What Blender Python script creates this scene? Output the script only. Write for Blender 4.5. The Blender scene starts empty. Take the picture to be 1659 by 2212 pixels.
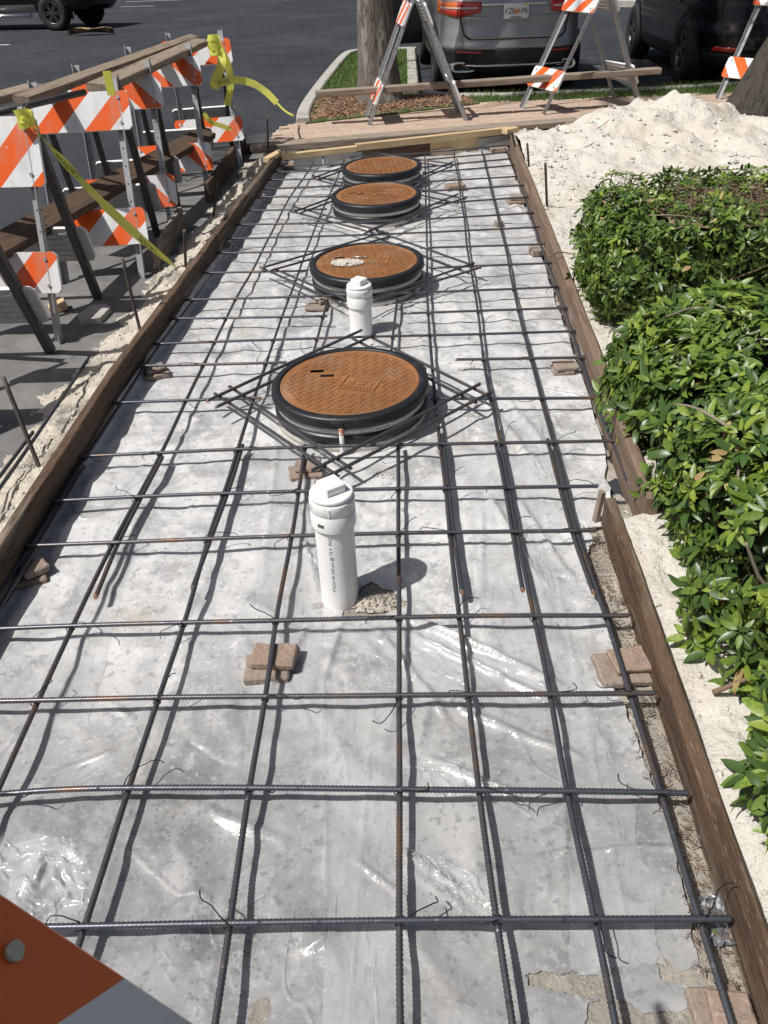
import bpy, bmesh, math, random
from mathutils import Vector, Matrix, noise, Euler
from math import sin, cos, pi, radians, sqrt, floor

random.seed(7)
SC = bpy.context.scene
COL = SC.collection

# ------------------------------------------------------------------ camera
FPX, CX, CY, CAMH = 1700.0, 829.5, 1106.0, 1.63
PITCH, ROLL = radians(35.9), radians(2.2)
FWD = Vector((0, cos(PITCH), -sin(PITCH)))
U0 = Vector((0, sin(PITCH), cos(PITCH)))
R0 = Vector((1, 0, 0))
RGT = cos(ROLL) * R0 - sin(ROLL) * U0
UPV = sin(ROLL) * R0 + cos(ROLL) * U0
cam = bpy.data.cameras.new('camera')
cam.sensor_fit = 'VERTICAL'
cam.sensor_height = 24.0
cam.lens = 24.0 * FPX / 2212.0
cam.clip_start = 0.02
cam.clip_end = 1000
cam_o = bpy.data.objects.new('camera', cam)
COL.objects.link(cam_o)
M = Matrix.Identity(4)
for i in range(3):
    M[i][0] = RGT[i]; M[i][1] = UPV[i]; M[i][2] = -FWD[i]
M.translation = (0, 0, CAMH)
cam_o.matrix_world = M
SC.camera = cam_o

# ------------------------------------------------------------------ light
SUN_SHIFT = Vector((0.56, 0.28, -1.0))          # how far a shadow runs per metre of height
sun_dir = SUN_SHIFT.normalized()                # direction the light travels
sun_el = math.asin(-sun_dir.z)
sun_az = math.atan2(-sun_dir.x, -sun_dir.y)     # from +Y towards +X
world = bpy.data.worlds.new('World'); SC.world = world
world.use_nodes = True
nt = world.node_tree
bg = nt.nodes['Background']
sky = nt.nodes.new('ShaderNodeTexSky')
sky.sky_type = 'NISHITA'; sky.sun_disc = False
sky.sun_elevation = sun_el
sky.sun_rotation = sun_az
sky.dust_density = 4.0; sky.air_density = 0.8; sky.ozone_density = 0.6
nt.links.new(sky.outputs[0], bg.inputs[0])
bg.inputs[1].default_value = 0.066
sun = bpy.data.lights.new('sun', 'SUN')
sun.energy = 4.9; sun.angle = radians(0.53); sun.color = (1.0, 0.965, 0.915)
sun_o = bpy.data.objects.new('sun', sun); COL.objects.link(sun_o)
sun_o.rotation_euler = sun_dir.to_track_quat('-Z', 'Y').to_euler()
SC.view_settings.view_transform = 'Standard'
SC.view_settings.look = 'None'
SC.view_settings.exposure = 0.0
SC.view_settings.gamma = 1.0
SC.cycles.max_bounces = 6
SC.cycles.transparent_max_bounces = 10
SC.cycles.use_denoising = True

# ------------------------------------------------------------------ helpers
def W(px, py, z=0.0):
    """World point at height z seen at a point of the photograph (1659 x 2212 grid)."""
    d = FWD + (px - CX) / FPX * RGT - (py - CY) / FPX * UPV
    t = (z - CAMH) / d.z
    return Vector((d.x * t, d.y * t, z))

def pix(p):
    v = Vector(p) - Vector((0, 0, CAMH))
    q = v.dot(FWD)
    if q < 0.05:
        return (-9999, -9999, q)
    return (CX + FPX * v.dot(RGT) / q, CY - FPX * v.dot(UPV) / q, q)

def nz(x, y, z=0.0):
    return noise.noise(Vector((x, y, z)))

def fbm(x, y, z=0.0, o=4):
    return noise.fractal(Vector((x, y, z)), 1.0, 2.0, o)

class MB:
    def __init__(s):
        s.v = []; s.f = []; s.m = []; s.sm = []
    def add(s, vs, fs, mi=0, smooth=False):
        b = len(s.v)
        s.v.extend([tuple(p) for p in vs])
        for f in fs:
            s.f.append(tuple(b + i for i in f)); s.m.append(mi); s.sm.append(smooth)
    def box(s, c, d, rot=None, mi=0, jit=0.0, bev=0.0):
        x, y, z = d[0] / 2, d[1] / 2, d[2] / 2
        if bev > 0:
            b = bev
            vs = []
            for sz in (-1, 1):
                for (ax, ay, az) in ((x - b, y - b, z), (x - b, y, z - b), (x, y - b, z - b)):
                    for sx, sy in ((-1, -1), (1, -1), (1, 1), (-1, 1)):
                        vs.append(Vector((sx * ax, sy * ay, sz * az)))
            # per side: 0-3 cap, 4-7 y-face, 8-11 x-face
            fs = [(3, 2, 1, 0), (12, 13, 14, 15)]
            def q(k, i): return k * 12 + i
            for k, fl in ((0, False), (1, True)):
                for e in ((0, 1, 5, 4), (2, 3, 7, 6), (1, 2, 10, 9), (3, 0, 8, 11)):
                    t = tuple(q(k, i) for i in e)
                    fs.append(t if not fl else t[::-1])
                for i in range(4):
                    t = (q(k, i), q(k, 4 + i), q(k, 8 + i))
                    fs.append(t if (i % 2 == 0) else t[::-1])
            for a, b2 in ((4, 5), (6, 7)):
                fs.append((a, b2, 12 + b2, 12 + a))
            for a, b2 in ((9, 10), (11, 8)):
                fs.append((a, b2, 12 + b2, 12 + a))
            for i in range(4):
                fs.append((4 + i, 8 + i, 12 + 8 + i, 12 + 4 + i))
        else:
            vs = [Vector((sx * x, sy * y, sz * z)) for sz in (-1, 1) for sx, sy in ((-1, -1), (1, -1), (1, 1), (-1, 1))]
            fs = [(3, 2, 1, 0), (4, 5, 6, 7), (0, 1, 5, 4), (1, 2, 6, 5), (2, 3, 7, 6), (3, 0, 4, 7)]
        if jit:
            vs = [p + Vector((random.uniform(-jit, jit), random.uniform(-jit, jit), random.uniform(-jit, jit))) for p in vs]
        if rot is not None:
            vs = [rot @ p for p in vs]
        c = Vector(c)
        s.add([p + c for p in vs], fs, mi)
        return s
    def tube(s, pts, r, n=8, mi=0, caps=True, smooth=True, rad=None):
        pts = [Vector(p) for p in pts]
        N = len(pts)
        t0 = (pts[1] - pts[0]).normalized()
        ref = Vector((0, 0, 1)) if abs(t0.z) < 0.9 else Vector((1, 0, 0))
        u = t0.cross(ref).normalized()
        vs = []
        for i, p in enumerate(pts):
            t = (pts[min(i + 1, N - 1)] - pts[max(i - 1, 0)])
            if t.length < 1e-9: t = t0
            t = t.normalized()
            u = (u - t * u.dot(t)).normalized()
            w = t.cross(u)
            rr = rad[i] if rad else r
            for k in range(n):
                a = 2 * pi * k / n
                vs.append(p + rr * (cos(a) * u + sin(a) * w))
        fs = [(i * n + k, i * n + (k + 1) % n, (i + 1) * n + (k + 1) % n, (i + 1) * n + k) for i in range(N - 1) for k in range(n)]
        s.add(vs, fs, mi, smooth)
        if caps:
            b = len(s.v) - N * n
            s.f.append(tuple(b + k for k in range(n))[::-1]); s.m.append(mi); s.sm.append(False)
            s.f.append(tuple(b + (N - 1) * n + k for k in range(n))); s.m.append(mi); s.sm.append(False)
        return s
    def lathe(s, prof, n=48, c=(0, 0, 0), mi=0, smooth=True, close=False):
        vs = []
        for (r, z) in prof:
            for k in range(n):
                a = 2 * pi * k / n
                vs.append((c[0] + r * cos(a), c[1] + r * sin(a), c[2] + z))
        L = len(prof)
        fs = [(i * n + k, i * n + (k + 1) % n, (i + 1) * n + (k + 1) % n, (i + 1) * n + k) for i in range(L - 1) for k in range(n)]
        s.add(vs, fs, mi, smooth)
        if close:
            b = len(s.v) - L * n
            s.f.append(tuple(b + (L - 1) * n + k for k in range(n))); s.m.append(mi); s.sm.append(False)
        return s
    def prism(s, poly, z0, z1, mi=0):
        n = len(poly)
        vs = [(p[0], p[1], z0) for p in poly] + [(p[0], p[1], z1) for p in poly]
        fs = [tuple(range(n))[::-1], tuple(range(n, 2 * n))] + [(i, (i + 1) % n, n + (i + 1) % n, n + i) for i in range(n)]
        s.add(vs, fs, mi)
        return s
    def grid(s, nu, nv, fn, mi=0, smooth=True):
        vs = [fn(i / (nu - 1), j / (nv - 1)) for j in range(nv) for i in range(nu)]
        fs = [(j * nu + i, j * nu + i + 1, (j + 1) * nu + i + 1, (j + 1) * nu + i) for j in range(nv - 1) for i in range(nu - 1)]
        s.add(vs, fs, mi, smooth)
        return s
    def mesh(s, name, mats=()):
        me = bpy.data.meshes.new(name)
        me.from_pydata(s.v, [], s.f)
        me.polygons.foreach_set('material_index', s.m)
        me.polygons.foreach_set('use_smooth', s.sm)
        for m in (mats if isinstance(mats, (list, tuple)) else [mats]):
            me.materials.append(m)
        me.update()
        return me

def obj(name, me, parent=None, loc=(0, 0, 0), rot=None, mats=None, mw=None):
    if isinstance(me, MB):
        me = me.mesh(name, mats)
    o = bpy.data.objects.new(name, me)
    COL.objects.link(o)
    if mw is not None:
        o.matrix_local = mw
    else:
        o.location = loc
        if rot is not None:
            o.rotation_euler = rot
    if parent is not None:
        o.parent = parent
    return o

def tag(o, label=None, cat=None, group=None, kind=None):
    if label: o['label'] = label
    if cat: o['category'] = cat
    if group: o['group'] = group
    if kind: o['kind'] = kind
    return o

def thing(name, label, cat, loc=(0, 0, 0), rz=0.0, group=None):
    o = bpy.data.objects.new(name, None)
    COL.objects.link(o)
    o.location = loc; o.rotation_euler = (0, 0, rz)
    o.empty_display_size = 0.1
    return tag(o, label, cat, group)

def centred(mb):
    """shift a builder so its origin sits at its base centre; returns that base"""
    xs = [v[0] for v in mb.v]; ys = [v[1] for v in mb.v]; zs = [v[2] for v in mb.v]
    c = Vector(((min(xs) + max(xs)) / 2, (min(ys) + max(ys)) / 2, min(zs)))
    mb.v = [(v[0] - c.x, v[1] - c.y, v[2] - c.z) for v in mb.v]
    return c

def drop(name, mb, mats, label, cat, group=None):
    c = centred(mb)
    return tag(obj(name, mb, loc=c, mats=mats), label, cat, group)

ORD = ['zeroth', 'first', 'second', 'third', 'fourth', 'fifth', 'sixth', 'seventh', 'eighth', 'ninth', 'tenth', 'eleventh', 'twelfth', 'thirteenth',
       'fourteenth', 'fifteenth', 'sixteenth', 'seventeenth', 'eighteenth', 'nineteenth', 'twentieth', 'twenty-first', 'twenty-second', 'twenty-third', 'twenty-fourth', 'twenty-fifth']

# ------------------------------------------------------------------ materials
def mat(name, base, rough=0.6, metal=0.0, spec=0.5, layers=(), bump=(), rand=None, stretch=None, trans=0.0, coat=0.0, rough_noise=None, alpha=None, coords='Object', shift=False):
    m = bpy.data.materials.new(name); m.use_nodes = True
    t = m.node_tree; N = t.nodes; L = t.links
    b = N['Principled BSDF']
    b.inputs['Roughness'].default_value = rough
    b.inputs['Metallic'].default_value = metal
    b.inputs['Specular IOR Level'].default_value = spec
    if coat:
        b.inputs['Coat Weight'].default_value = coat
        b.inputs['Coat Roughness'].default_value = 0.06
    tc = N.new('ShaderNodeTexCoord')
    src = tc.outputs[coords]
    if stretch:
        mp = N.new('ShaderNodeMapping'); mp.inputs['Scale'].default_value = stretch
        L.new(src, mp.inputs[0]); src = mp.outputs[0]
    oi = N.new('ShaderNodeObjectInfo')
    if shift:
        sc0 = N.new('ShaderNodeVectorMath'); sc0.operation = 'SCALE'; sc0.inputs[0].default_value = (37.0, 53.0, 19.0); L.new(oi.outputs['Random'], sc0.inputs['Scale'])
        ad0 = N.new('ShaderNodeVectorMath'); ad0.operation = 'ADD'; L.new(src, ad0.inputs[0]); L.new(sc0.outputs[0], ad0.inputs[1]); src = ad0.outputs[0]
    def tex(kind, scale, detail=4, dist=0.0):
        if kind == 'V':
            n = N.new('ShaderNodeTexVoronoi'); n.inputs['Scale'].default_value = scale
            n.inputs['Randomness'].default_value = 1.0
            L.new(src, n.inputs['Vector']); return n.outputs['Distance']
        if kind == 'C':
            n = N.new('ShaderNodeTexVoronoi'); n.inputs['Scale'].default_value = scale
            n.feature = 'DISTANCE_TO_EDGE'
            L.new(src, n.inputs['Vector']); return n.outputs['Distance']
        n = N.new('ShaderNodeTexNoise'); n.inputs['Scale'].default_value = scale
        n.inputs['Detail'].default_value = detail; n.inputs['Roughness'].default_value = 0.6
        n.inputs['Distortion'].default_value = dist
        L.new(src, n.inputs['Vector']); return n.outputs['Fac']
    rgb = N.new('ShaderNodeRGB'); rgb.outputs[0].default_value = (*base, 1)
    colr = rgb.outputs[0]
    def mixc(f, a, c2):
        mx = N.new('ShaderNodeMix'); mx.data_type = 'RGBA'
        L.new(f, mx.inputs['Factor']); L.new(a, mx.inputs['A'])
        if isinstance(c2, tuple): mx.inputs['B'].default_value = (*c2, 1)
        else: L.new(c2, mx.inputs['B'])
        return mx.outputs['Result']
    if rand:
        for ri, (c2, amt) in enumerate(rand):
            mr = N.new('ShaderNodeMapRange'); mr.inputs['To Max'].default_value = amt
            if ri == 0:
                L.new(oi.outputs['Random'], mr.inputs['Value'])
            else:
                ma = N.new('ShaderNodeMath'); ma.operation = 'MULTIPLY'; ma.inputs[1].default_value = 7.31 * ri
                L.new(oi.outputs['Random'], ma.inputs[0])
                fr = N.new('ShaderNodeMath'); fr.operation = 'FRACT'; L.new(ma.outputs[0], fr.inputs[0])
                L.new(fr.outputs[0], mr.inputs['Value'])
            colr = mixc(mr.outputs[0], colr, c2)
    for ly in layers:
        kind, scale, c2, lo, hi = ly[:5]
        amt = ly[5] if len(ly) > 5 else 1.0
        f = tex(kind, scale)
        mr = N.new('ShaderNodeMapRange'); mr.interpolation_type = 'SMOOTHSTEP'
        mr.inputs['From Min'].default_value = lo; mr.inputs['From Max'].default_value = hi
        mr.inputs['To Max'].default_value = amt
        L.new(f, mr.inputs['Value'])
        colr = mixc(mr.outputs[0], colr, c2)
    L.new(colr, b.inputs['Base Color'])
    if rough_noise:
        sc, a, c_ = rough_noise
        mr = N.new('ShaderNodeMapRange'); mr.inputs['From Min'].default_value = 0.3; mr.inputs['From Max'].default_value = 0.7
        mr.inputs['To Min'].default_value = a; mr.inputs['To Max'].default_value = c_
        L.new(tex('N', sc), mr.inputs['Value']); L.new(mr.outputs[0], b.inputs['Roughness'])
    prev = None
    for (kind, scale, strength, dist) in bump:
        bn = N.new('ShaderNodeBump'); bn.inputs['Strength'].default_value = strength
        bn.inputs['Distance'].default_value = dist
        L.new(tex(kind, scale, 5), bn.inputs['Height'])
        if prev is not None: L.new(prev, bn.inputs['Normal'])
        prev = bn.outputs[0]
    if prev is not None: L.new(prev, b.inputs['Normal'])
    out = N['Material Output']
    last = b.outputs[0]
    if trans:
        tr = N.new('ShaderNodeBsdfTranslucent'); L.new(colr, tr.inputs[0])
        mx = N.new('ShaderNodeMixShader'); mx.inputs[0].default_value = trans
        L.new(last, mx.inputs[1]); L.new(tr.outputs[0], mx.inputs[2]); last = mx.outputs[0]
    if alpha is not None:
        tp = N.new('ShaderNodeBsdfTransparent')
        mx = N.new('ShaderNodeMixShader'); mx.inputs[0].default_value = alpha
        L.new(tp.outputs[0], mx.inputs[1]); L.new(last, mx.inputs[2]); last = mx.outputs[0]
    L.new(last, out.inputs[0])
    return m

def stripe_mat(name, sgn, period=0.30, off=0.0, orange=(0.78, 0.115, 0.014), white=(0.74, 0.75, 0.76), horiz=False):
    m = mat(name, white, rough=0.38, layers=[('N', 9, (0.52, 0.52, 0.50), 0.55, 0.8, 0.45)], bump=[('V', 420, 0.15, 0.0006)])
    t = m.node_tree; N = t.nodes; L = t.links
    b = N['Principled BSDF']
    old = b.inputs['Base Color'].links[0].from_socket
    tc = N.new('ShaderNodeTexCoord'); sp = N.new('ShaderNodeSeparateXYZ'); L.new(tc.outputs['Object'], sp.inputs[0])
    a = N.new('ShaderNodeMath'); a.operation = 'MULTIPLY_ADD'; a.inputs[1].default_value = sgn
    L.new(sp.outputs['Z'], a.inputs[0]); L.new(sp.outputs['X'], a.inputs[2])
    a1 = N.new('ShaderNodeMath'); a1.operation = 'ADD'; a1.inputs[1].default_value = off + 100 * period
    L.new(a.outputs[0], a1.inputs[0])
    d = N.new('ShaderNodeMath'); d.operation = 'DIVIDE'; d.inputs[1].default_value = period; L.new(a1.outputs[0], d.inputs[0])
    fr = N.new('ShaderNodeMath'); fr.operation = 'FRACT'; L.new(d.outputs[0], fr.inputs[0])
    gt = N.new('ShaderNodeMath'); gt.operation = 'GREATER_THAN'; gt.inputs[1].default_value = 0.5; L.new(fr.outputs[0], gt.inputs[0])
    nn = N.new('ShaderNodeTexNoise'); nn.inputs['Scale'].default_value = 22; nn.inputs['Detail'].default_value = 5
    L.new(tc.outputs['Object'], nn.inputs['Vector'])
    wr = N.new('ShaderNodeMapRange'); wr.inputs['From Min'].default_value = 0.68; wr.inputs['From Max'].default_value = 0.72
    wr.inputs['To Min'].default_value = 1.0; wr.inputs['To Max'].default_value = 0.0; L.new(nn.outputs[0], wr.inputs[0])
    ml = N.new('ShaderNodeMath'); ml.operation = 'MULTIPLY'; L.new(gt.outputs[0], ml.inputs[0]); L.new(wr.outputs[0], ml.inputs[1])
    mx = N.new('ShaderNodeMix'); mx.data_type = 'RGBA'; L.new(ml.outputs[0], mx.inputs['Factor']); L.new(old, mx.inputs['A'])
    mx.inputs['B'].default_value = (*orange, 1)
    gn = N.new('ShaderNodeTexNoise'); gn.inputs['Scale'].default_value = 7; gn.inputs['Detail'].default_value = 9; gn.inputs['Roughness'].default_value = .7
    mpg = N.new('ShaderNodeMapping'); mpg.inputs['Scale'].default_value = (1, 1, .35); L.new(tc.outputs['Object'], mpg.inputs[0]); L.new(mpg.outputs[0], gn.inputs['Vector'])
    gr = N.new('ShaderNodeMapRange'); gr.inputs['From Min'].default_value = .5; gr.inputs['From Max'].default_value = .72; gr.inputs['To Max'].default_value = .5; L.new(gn.outputs[0], gr.inputs['Value'])
    m3 = N.new('ShaderNodeMix'); m3.data_type = 'RGBA'; L.new(gr.outputs[0], m3.inputs['Factor']); L.new(mx.outputs['Result'], m3.inputs['A']); m3.inputs['B'].default_value = (.34, .29, .24, 1)
    L.new(m3.outputs['Result'], b.inputs['Base Color'])
    return m

MT = {}
MT['rebar'] = mat(name='rebar_steel', shift=True, base=(0.088, 0.097, 0.122), rough=0.36, metal=0.6,
                  rand=[((0.15, 0.115, 0.085), 0.35)],
                  layers=[('N', 5, (0.20, 0.115, 0.06), 0.55, 0.68, 0.75), ('N', 45, (0.21, 0.20, 0.19), 0.6, 0.75, 0.5), ('N', 120, (0.04, 0.04, 0.045), 0.5, 0.8, 0.5)],
                  bump=[('N', 160, 0.3, 0.001)])
MT['rebar_end'] = mat('rebar_cut_end', (0.19, 0.085, 0.045), rough=0.8)
MT['stake'] = mat('stake_steel', (0.075, 0.065, 0.06), rough=0.7, metal=0.3, layers=[('N', 12, (0.16, 0.09, 0.05), 0.5, 0.7, 0.8)])
MT['wire'] = mat('tie_wire_steel', (0.02, 0.02, 0.022), rough=0.5, metal=0.5)
MT['sand'] = mat('sand', (0.55, 0.525, 0.475), rough=0.95, spec=0.15,
                 layers=[('N', 2.2, (0.50, 0.45, 0.37), 0.48, 0.72, 0.7), ('N', 14, (0.61, 0.59, 0.545), 0.5, 0.7, 0.7), ('N', 60, (0.40, 0.35, 0.28), 0.56, 0.72, 0.7), ('N', 1.3, (0.33, 0.285, 0.23), 0.60, 0.70, 0.7), ('V', 130, (0.40, 0.35, 0.29), 0.05, 0.0, 0.25)],
                 bump=[('N', 9, 0.5, 0.06), ('N', 26, 0.45, 0.03), ('N', 110, 0.5, 0.010)])
MT['dirt'] = mat('soil', (0.22, 0.18, 0.135), rough=0.95, spec=0.15,
                 layers=[('N', 5, (0.40, 0.35, 0.28), 0.48, 0.65, 0.8), ('N', 30, (0.10, 0.08, 0.06), 0.55, 0.7, 0.8), ('N', 90, (0.50, 0.45, 0.38), 0.6, 0.72, 0.7)],
                 bump=[('N', 40, 0.8, 0.012), ('N', 150, 0.6, 0.005)])
MT['greysand'] = mat('grey_sand', (0.27, 0.248, 0.215), rough=0.95, spec=0.15,
                 layers=[('N', 3, (0.46, 0.425, 0.365), 0.48, 0.66, 0.85), ('N', 22, (0.22, 0.20, 0.175), 0.55, 0.72, 0.8), ('N', 90, (0.62, 0.58, 0.50), 0.58, 0.72, 0.6)],
                 bump=[('N', 30, 0.7, 0.02), ('N', 130, 0.6, 0.008)])
MT['asphalt'] = mat('asphalt', (0.026, 0.030, 0.038), rough=0.85, spec=0.3,
                    layers=[('N', 0.35, (0.042, 0.046, 0.055), 0.42, 0.65, 0.9), ('N', 2.6, (0.07, 0.07, 0.072), 0.52, 0.75, 0.5), ('N', 0.8, (0.018, 0.020, 0.026), 0.55, 0.68, 0.7), ('N', 5.5, (0.095, 0.092, 0.088), 0.60, 0.72, 0.45), ('V', 190, (0.14, 0.14, 0.14), 0.22, 0.05, 0.35), ('N', 160, (0.02, 0.02, 0.024), 0.5, 0.7, 0.6)],
                    bump=[('N', 180, 0.4, 0.006)])
MT['plank'] = mat(name='weathered_plank', shift=True, base=(0.26, 0.205, 0.155), rough=0.85, spec=0.2, stretch=(1.2, 14, 14),
                  rand=[((0.33, 0.29, 0.25), 0.6)],
                  layers=[('N', 4, (0.15, 0.115, 0.085), 0.45, 0.68, 0.85), ('N', 14, (0.38, 0.33, 0.27), 0.55, 0.75, 0.5), ('N', 0.9, (0.12, 0.09, 0.065), 0.55, 0.75, 0.6)],
                  bump=[('N', 12, 0.5, 0.004)])
MT['darkplank'] = mat('dark_plank', (0.10, 0.066, 0.045), rough=0.8, spec=0.25, stretch=(1.2, 14, 14),
                  layers=[('N', 4, (0.055, 0.036, 0.026), 0.45, 0.68, 0.85), ('N', 14, (0.19, 0.14, 0.10), 0.58, 0.75, 0.6)],
                  bump=[('N', 12, 0.5, 0.004)])
MT['form'] = mat(name='form_board', shift=True, base=(0.105, 0.066, 0.042), rough=0.8, spec=0.25, stretch=(0.9, 9, 9),
                  layers=[('N', 3.5, (0.052, 0.033, 0.022), 0.42, 0.64, 0.9), ('N', 16, (0.18, 0.12, 0.078), 0.55, 0.75, 0.6), ('N', 1.1, (0.36, 0.32, 0.265), 0.53, 0.68, 0.55), ('N', 30, (0.24, 0.185, 0.14), 0.56, 0.68, 0.6), ('N', 7, (0.04, 0.025, 0.018), 0.64, 0.75, 0.7)],
                  bump=[('N', 14, 0.5, 0.004)])
MT['formR'] = mat(name='grey_form_board', shift=True, base=(0.19, 0.135, 0.10), rough=0.85, spec=0.2, stretch=(0.9, 9, 9),
                  layers=[('N', 3.5, (0.11, 0.075, 0.055), 0.42, 0.66, 0.8), ('N', 16, (0.29, 0.23, 0.18), 0.52, 0.75, 0.6), ('N', 1.6, (0.50, 0.45, 0.38), 0.62, 0.74, 0.6)],
                  bump=[('N', 14, 0.5, 0.004)])
MT['newwood'] = mat(name='new_lumber', shift=True, base=(0.60, 0.46, 0.27), rough=0.7, spec=0.3, stretch=(1.0, 10, 10),
                  rand=[((0.42, 0.27, 0.14), 0.35)],
                  layers=[('N', 4, (0.46, 0.32, 0.17), 0.45, 0.7, 0.7), ('N', 1.2, (0.36, 0.27, 0.17), 0.58, 0.75, 0.6)],
                  bump=[('N', 14, 0.3, 0.002)])
MT['brick'] = mat(name='paver_stone', shift=True, base=(0.285, 0.205, 0.16), rough=0.92, spec=0.2,
                  rand=[((0.27, 0.235, 0.20), 1.0)],
                  layers=[('N', 18, (0.22, 0.18, 0.15), 0.48, 0.66, 0.8), ('N', 90, (0.46, 0.36, 0.29), 0.55, 0.72, 0.7), ('N', 170, (0.14, 0.11, 0.09), 0.6, 0.72, 0.7), ('N', 5, (0.20, 0.165, 0.135), 0.55, 0.72, 0.6)],
                  bump=[('N', 90, 0.9, 0.006), ('N', 25, 0.7, 0.008)])
MT['rust'] = mat(name='rusty_iron', shift=True, base=(0.26, 0.12, 0.048), rough=0.8, metal=0.1, spec=0.3,
                 layers=[('N', 3.2, (0.20, 0.085, 0.034), 0.42, 0.66, 0.85), ('N', 9, (0.37, 0.155, 0.045), 0.52, 0.72, 0.6), ('N', 2.0, (0.22, 0.135, 0.07), 0.6, 0.75, 0.5), ('N', 80, (0.20, 0.075, 0.025), 0.55, 0.75, 0.5), ('N', 5, (0.30, 0.23, 0.165), 0.52, 0.70, 0.5), ('N', 240, (0.70, 0.66, 0.58), 0.72, 0.74, 0.8)],
                 bump=[('N', 120, 0.35, 0.0025)])
MT['black'] = mat('black_plastic', (0.014, 0.015, 0.018), rough=0.42, spec=0.5, layers=[('N', 20, (0.06, 0.06, 0.062), 0.55, 0.75, 0.5), ('N', 120, (0.16, 0.15, 0.14), 0.66, 0.74, 0.4)])
MT['steel'] = mat('stainless_band', (0.62, 0.61, 0.58), rough=0.4, metal=0.4, layers=[('N', 25, (0.36, 0.33, 0.29), 0.5, 0.72, 0.7)])
MT['pvc'] = mat('white_pvc', (0.80, 0.80, 0.79), rough=0.33, spec=0.5, layers=[('N', 6, (0.70, 0.685, 0.65), 0.55, 0.75, 0.5), ('N', 60, (0.52, 0.47, 0.40), 0.62, 0.72, 0.5), ('N', 16, (0.62, 0.58, 0.51), 0.58, 0.70, 0.5)], bump=[('N', 90, .08, .002)])
MT['ink'] = mat('grey_print', (0.10, 0.10, 0.12), rough=0.6)
MT['inkdark'] = mat('black_print', (0.015, 0.015, 0.015), rough=0.6)
MT['sticker'] = mat('white_label', (0.72, 0.72, 0.70), rough=0.5)
MT['concrete'] = mat('concrete', (0.40, 0.385, 0.355), rough=0.9, spec=0.25,
                  layers=[('N', 4, (0.29, 0.275, 0.25), 0.45, 0.7, 0.8), ('N', 26, (0.50, 0.48, 0.45), 0.52, 0.72, 0.6), ('N', 120, (0.17, 0.16, 0.15), 0.62, 0.72, 0.6)],
                  bump=[('N', 60, 0.4, 0.004)])
MT['paver'] = mat('walk_paver', (0.43, 0.29, 0.215), rough=0.92, spec=0.2, rand=[((0.37, 0.30, 0.245), 1.0), ((0.48, 0.38, 0.30), 0.7)],
                  layers=[('N', 9, (0.52, 0.46, 0.38), 0.5, 0.72, 0.6), ('N', 90, (0.27, 0.20, 0.16), 0.55, 0.72, 0.5)], bump=[('N', 90, 0.5, 0.003)])
MT['bark'] = mat('palm_bark', (0.165, 0.145, 0.125), rough=0.95, spec=0.1, stretch=(7, 7, 1.6),
                 layers=[('N', 1.6, (0.30, 0.285, 0.26), 0.5, 0.62, 0.85), ('N', 4.5, (0.065, 0.055, 0.048), 0.52, 0.68, 0.85), ('N', 14, (0.10, 0.085, 0.072), 0.5, 0.7, 0.6)],
                 bump=[('N', 6, 0.8, 0.02), ('N', 25, 0.5, 0.006)])
MT['bark2'] = mat('dark_bark', (0.085, 0.075, 0.065), rough=0.95, spec=0.1, stretch=(7, 7, 1.5),
                 layers=[('N', 3, (0.05, 0.043, 0.037), 0.45, 0.65, 0.85), ('N', 10, (0.145, 0.13, 0.115), 0.55, 0.72, 0.6)],
                 bump=[('N', 5, 0.9, 0.03), ('N', 20, 0.5, 0.008)])
MT['galv'] = mat('galvanised_leg', (0.36, 0.37, 0.385), rough=0.5, metal=0.35, layers=[('N', 8, (0.25, 0.255, 0.26), 0.48, 0.7, 0.7), ('N', 3, (0.20, 0.16, 0.12), 0.64, 0.76, 0.5)])
MT['legdark'] = mat('unlit_leg_and_black_pipe', (0.075, 0.072, 0.072), rough=0.55, metal=0.35, layers=[('N', 8, (0.12, 0.10, 0.09), 0.48, 0.7, 0.6)])  # unlit side of the far legs painted in; the black pipe shares it
MT['panelback'] = mat(name='panel_back', shift=True, base=(0.42, 0.42, 0.415), rough=0.6, layers=[('N', 6, (0.33, 0.325, 0.315), 0.48, 0.7, 0.7)])
MT['panelwhite'] = mat('panel_rim', (0.75, 0.75, 0.74), rough=0.45, layers=[('N', 10, (0.6, 0.59, 0.57), 0.55, 0.75, 0.5)])
MT['bolt'] = mat('zinc_bolt', (0.55, 0.55, 0.55), rough=0.35, metal=0.8)
MT['tape'] = mat('yellow_tape', (0.78, 0.80, 0.16), rough=0.3, spec=0.5, trans=0.35)
MT['white'] = mat('white_line_paint', (0.66, 0.66, 0.64), rough=0.8, layers=[('N', 5, (0.42, 0.42, 0.41), 0.5, 0.7, 0.6), ('N', 60, (0.2, 0.2, 0.2), 0.6, 0.72, 0.5)])
MT['grass'] = mat('grass_blade', (0.085, 0.165, 0.03), rough=0.6, spec=0.3, trans=0.25, layers=[('N', 3, (0.13, 0.20, 0.04), 0.5, 0.7, 0.7), ('N', 11, (0.20, 0.19, 0.07), 0.58, 0.74, 0.7)])
MT['turf'] = mat('turf_soil', (0.07, 0.10, 0.03), rough=0.95, layers=[('N', 6, (0.13, 0.11, 0.06), 0.5, 0.68, 0.8)])
MT['mulch'] = mat('mulch_bed', (0.14, 0.085, 0.055), rough=0.95, layers=[('N', 14, (0.26, 0.17, 0.11), 0.5, 0.7, 0.8), ('N', 40, (0.06, 0.04, 0.03), 0.5, 0.68, 0.8)], bump=[('N', 45, 0.9, 0.02)])
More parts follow.
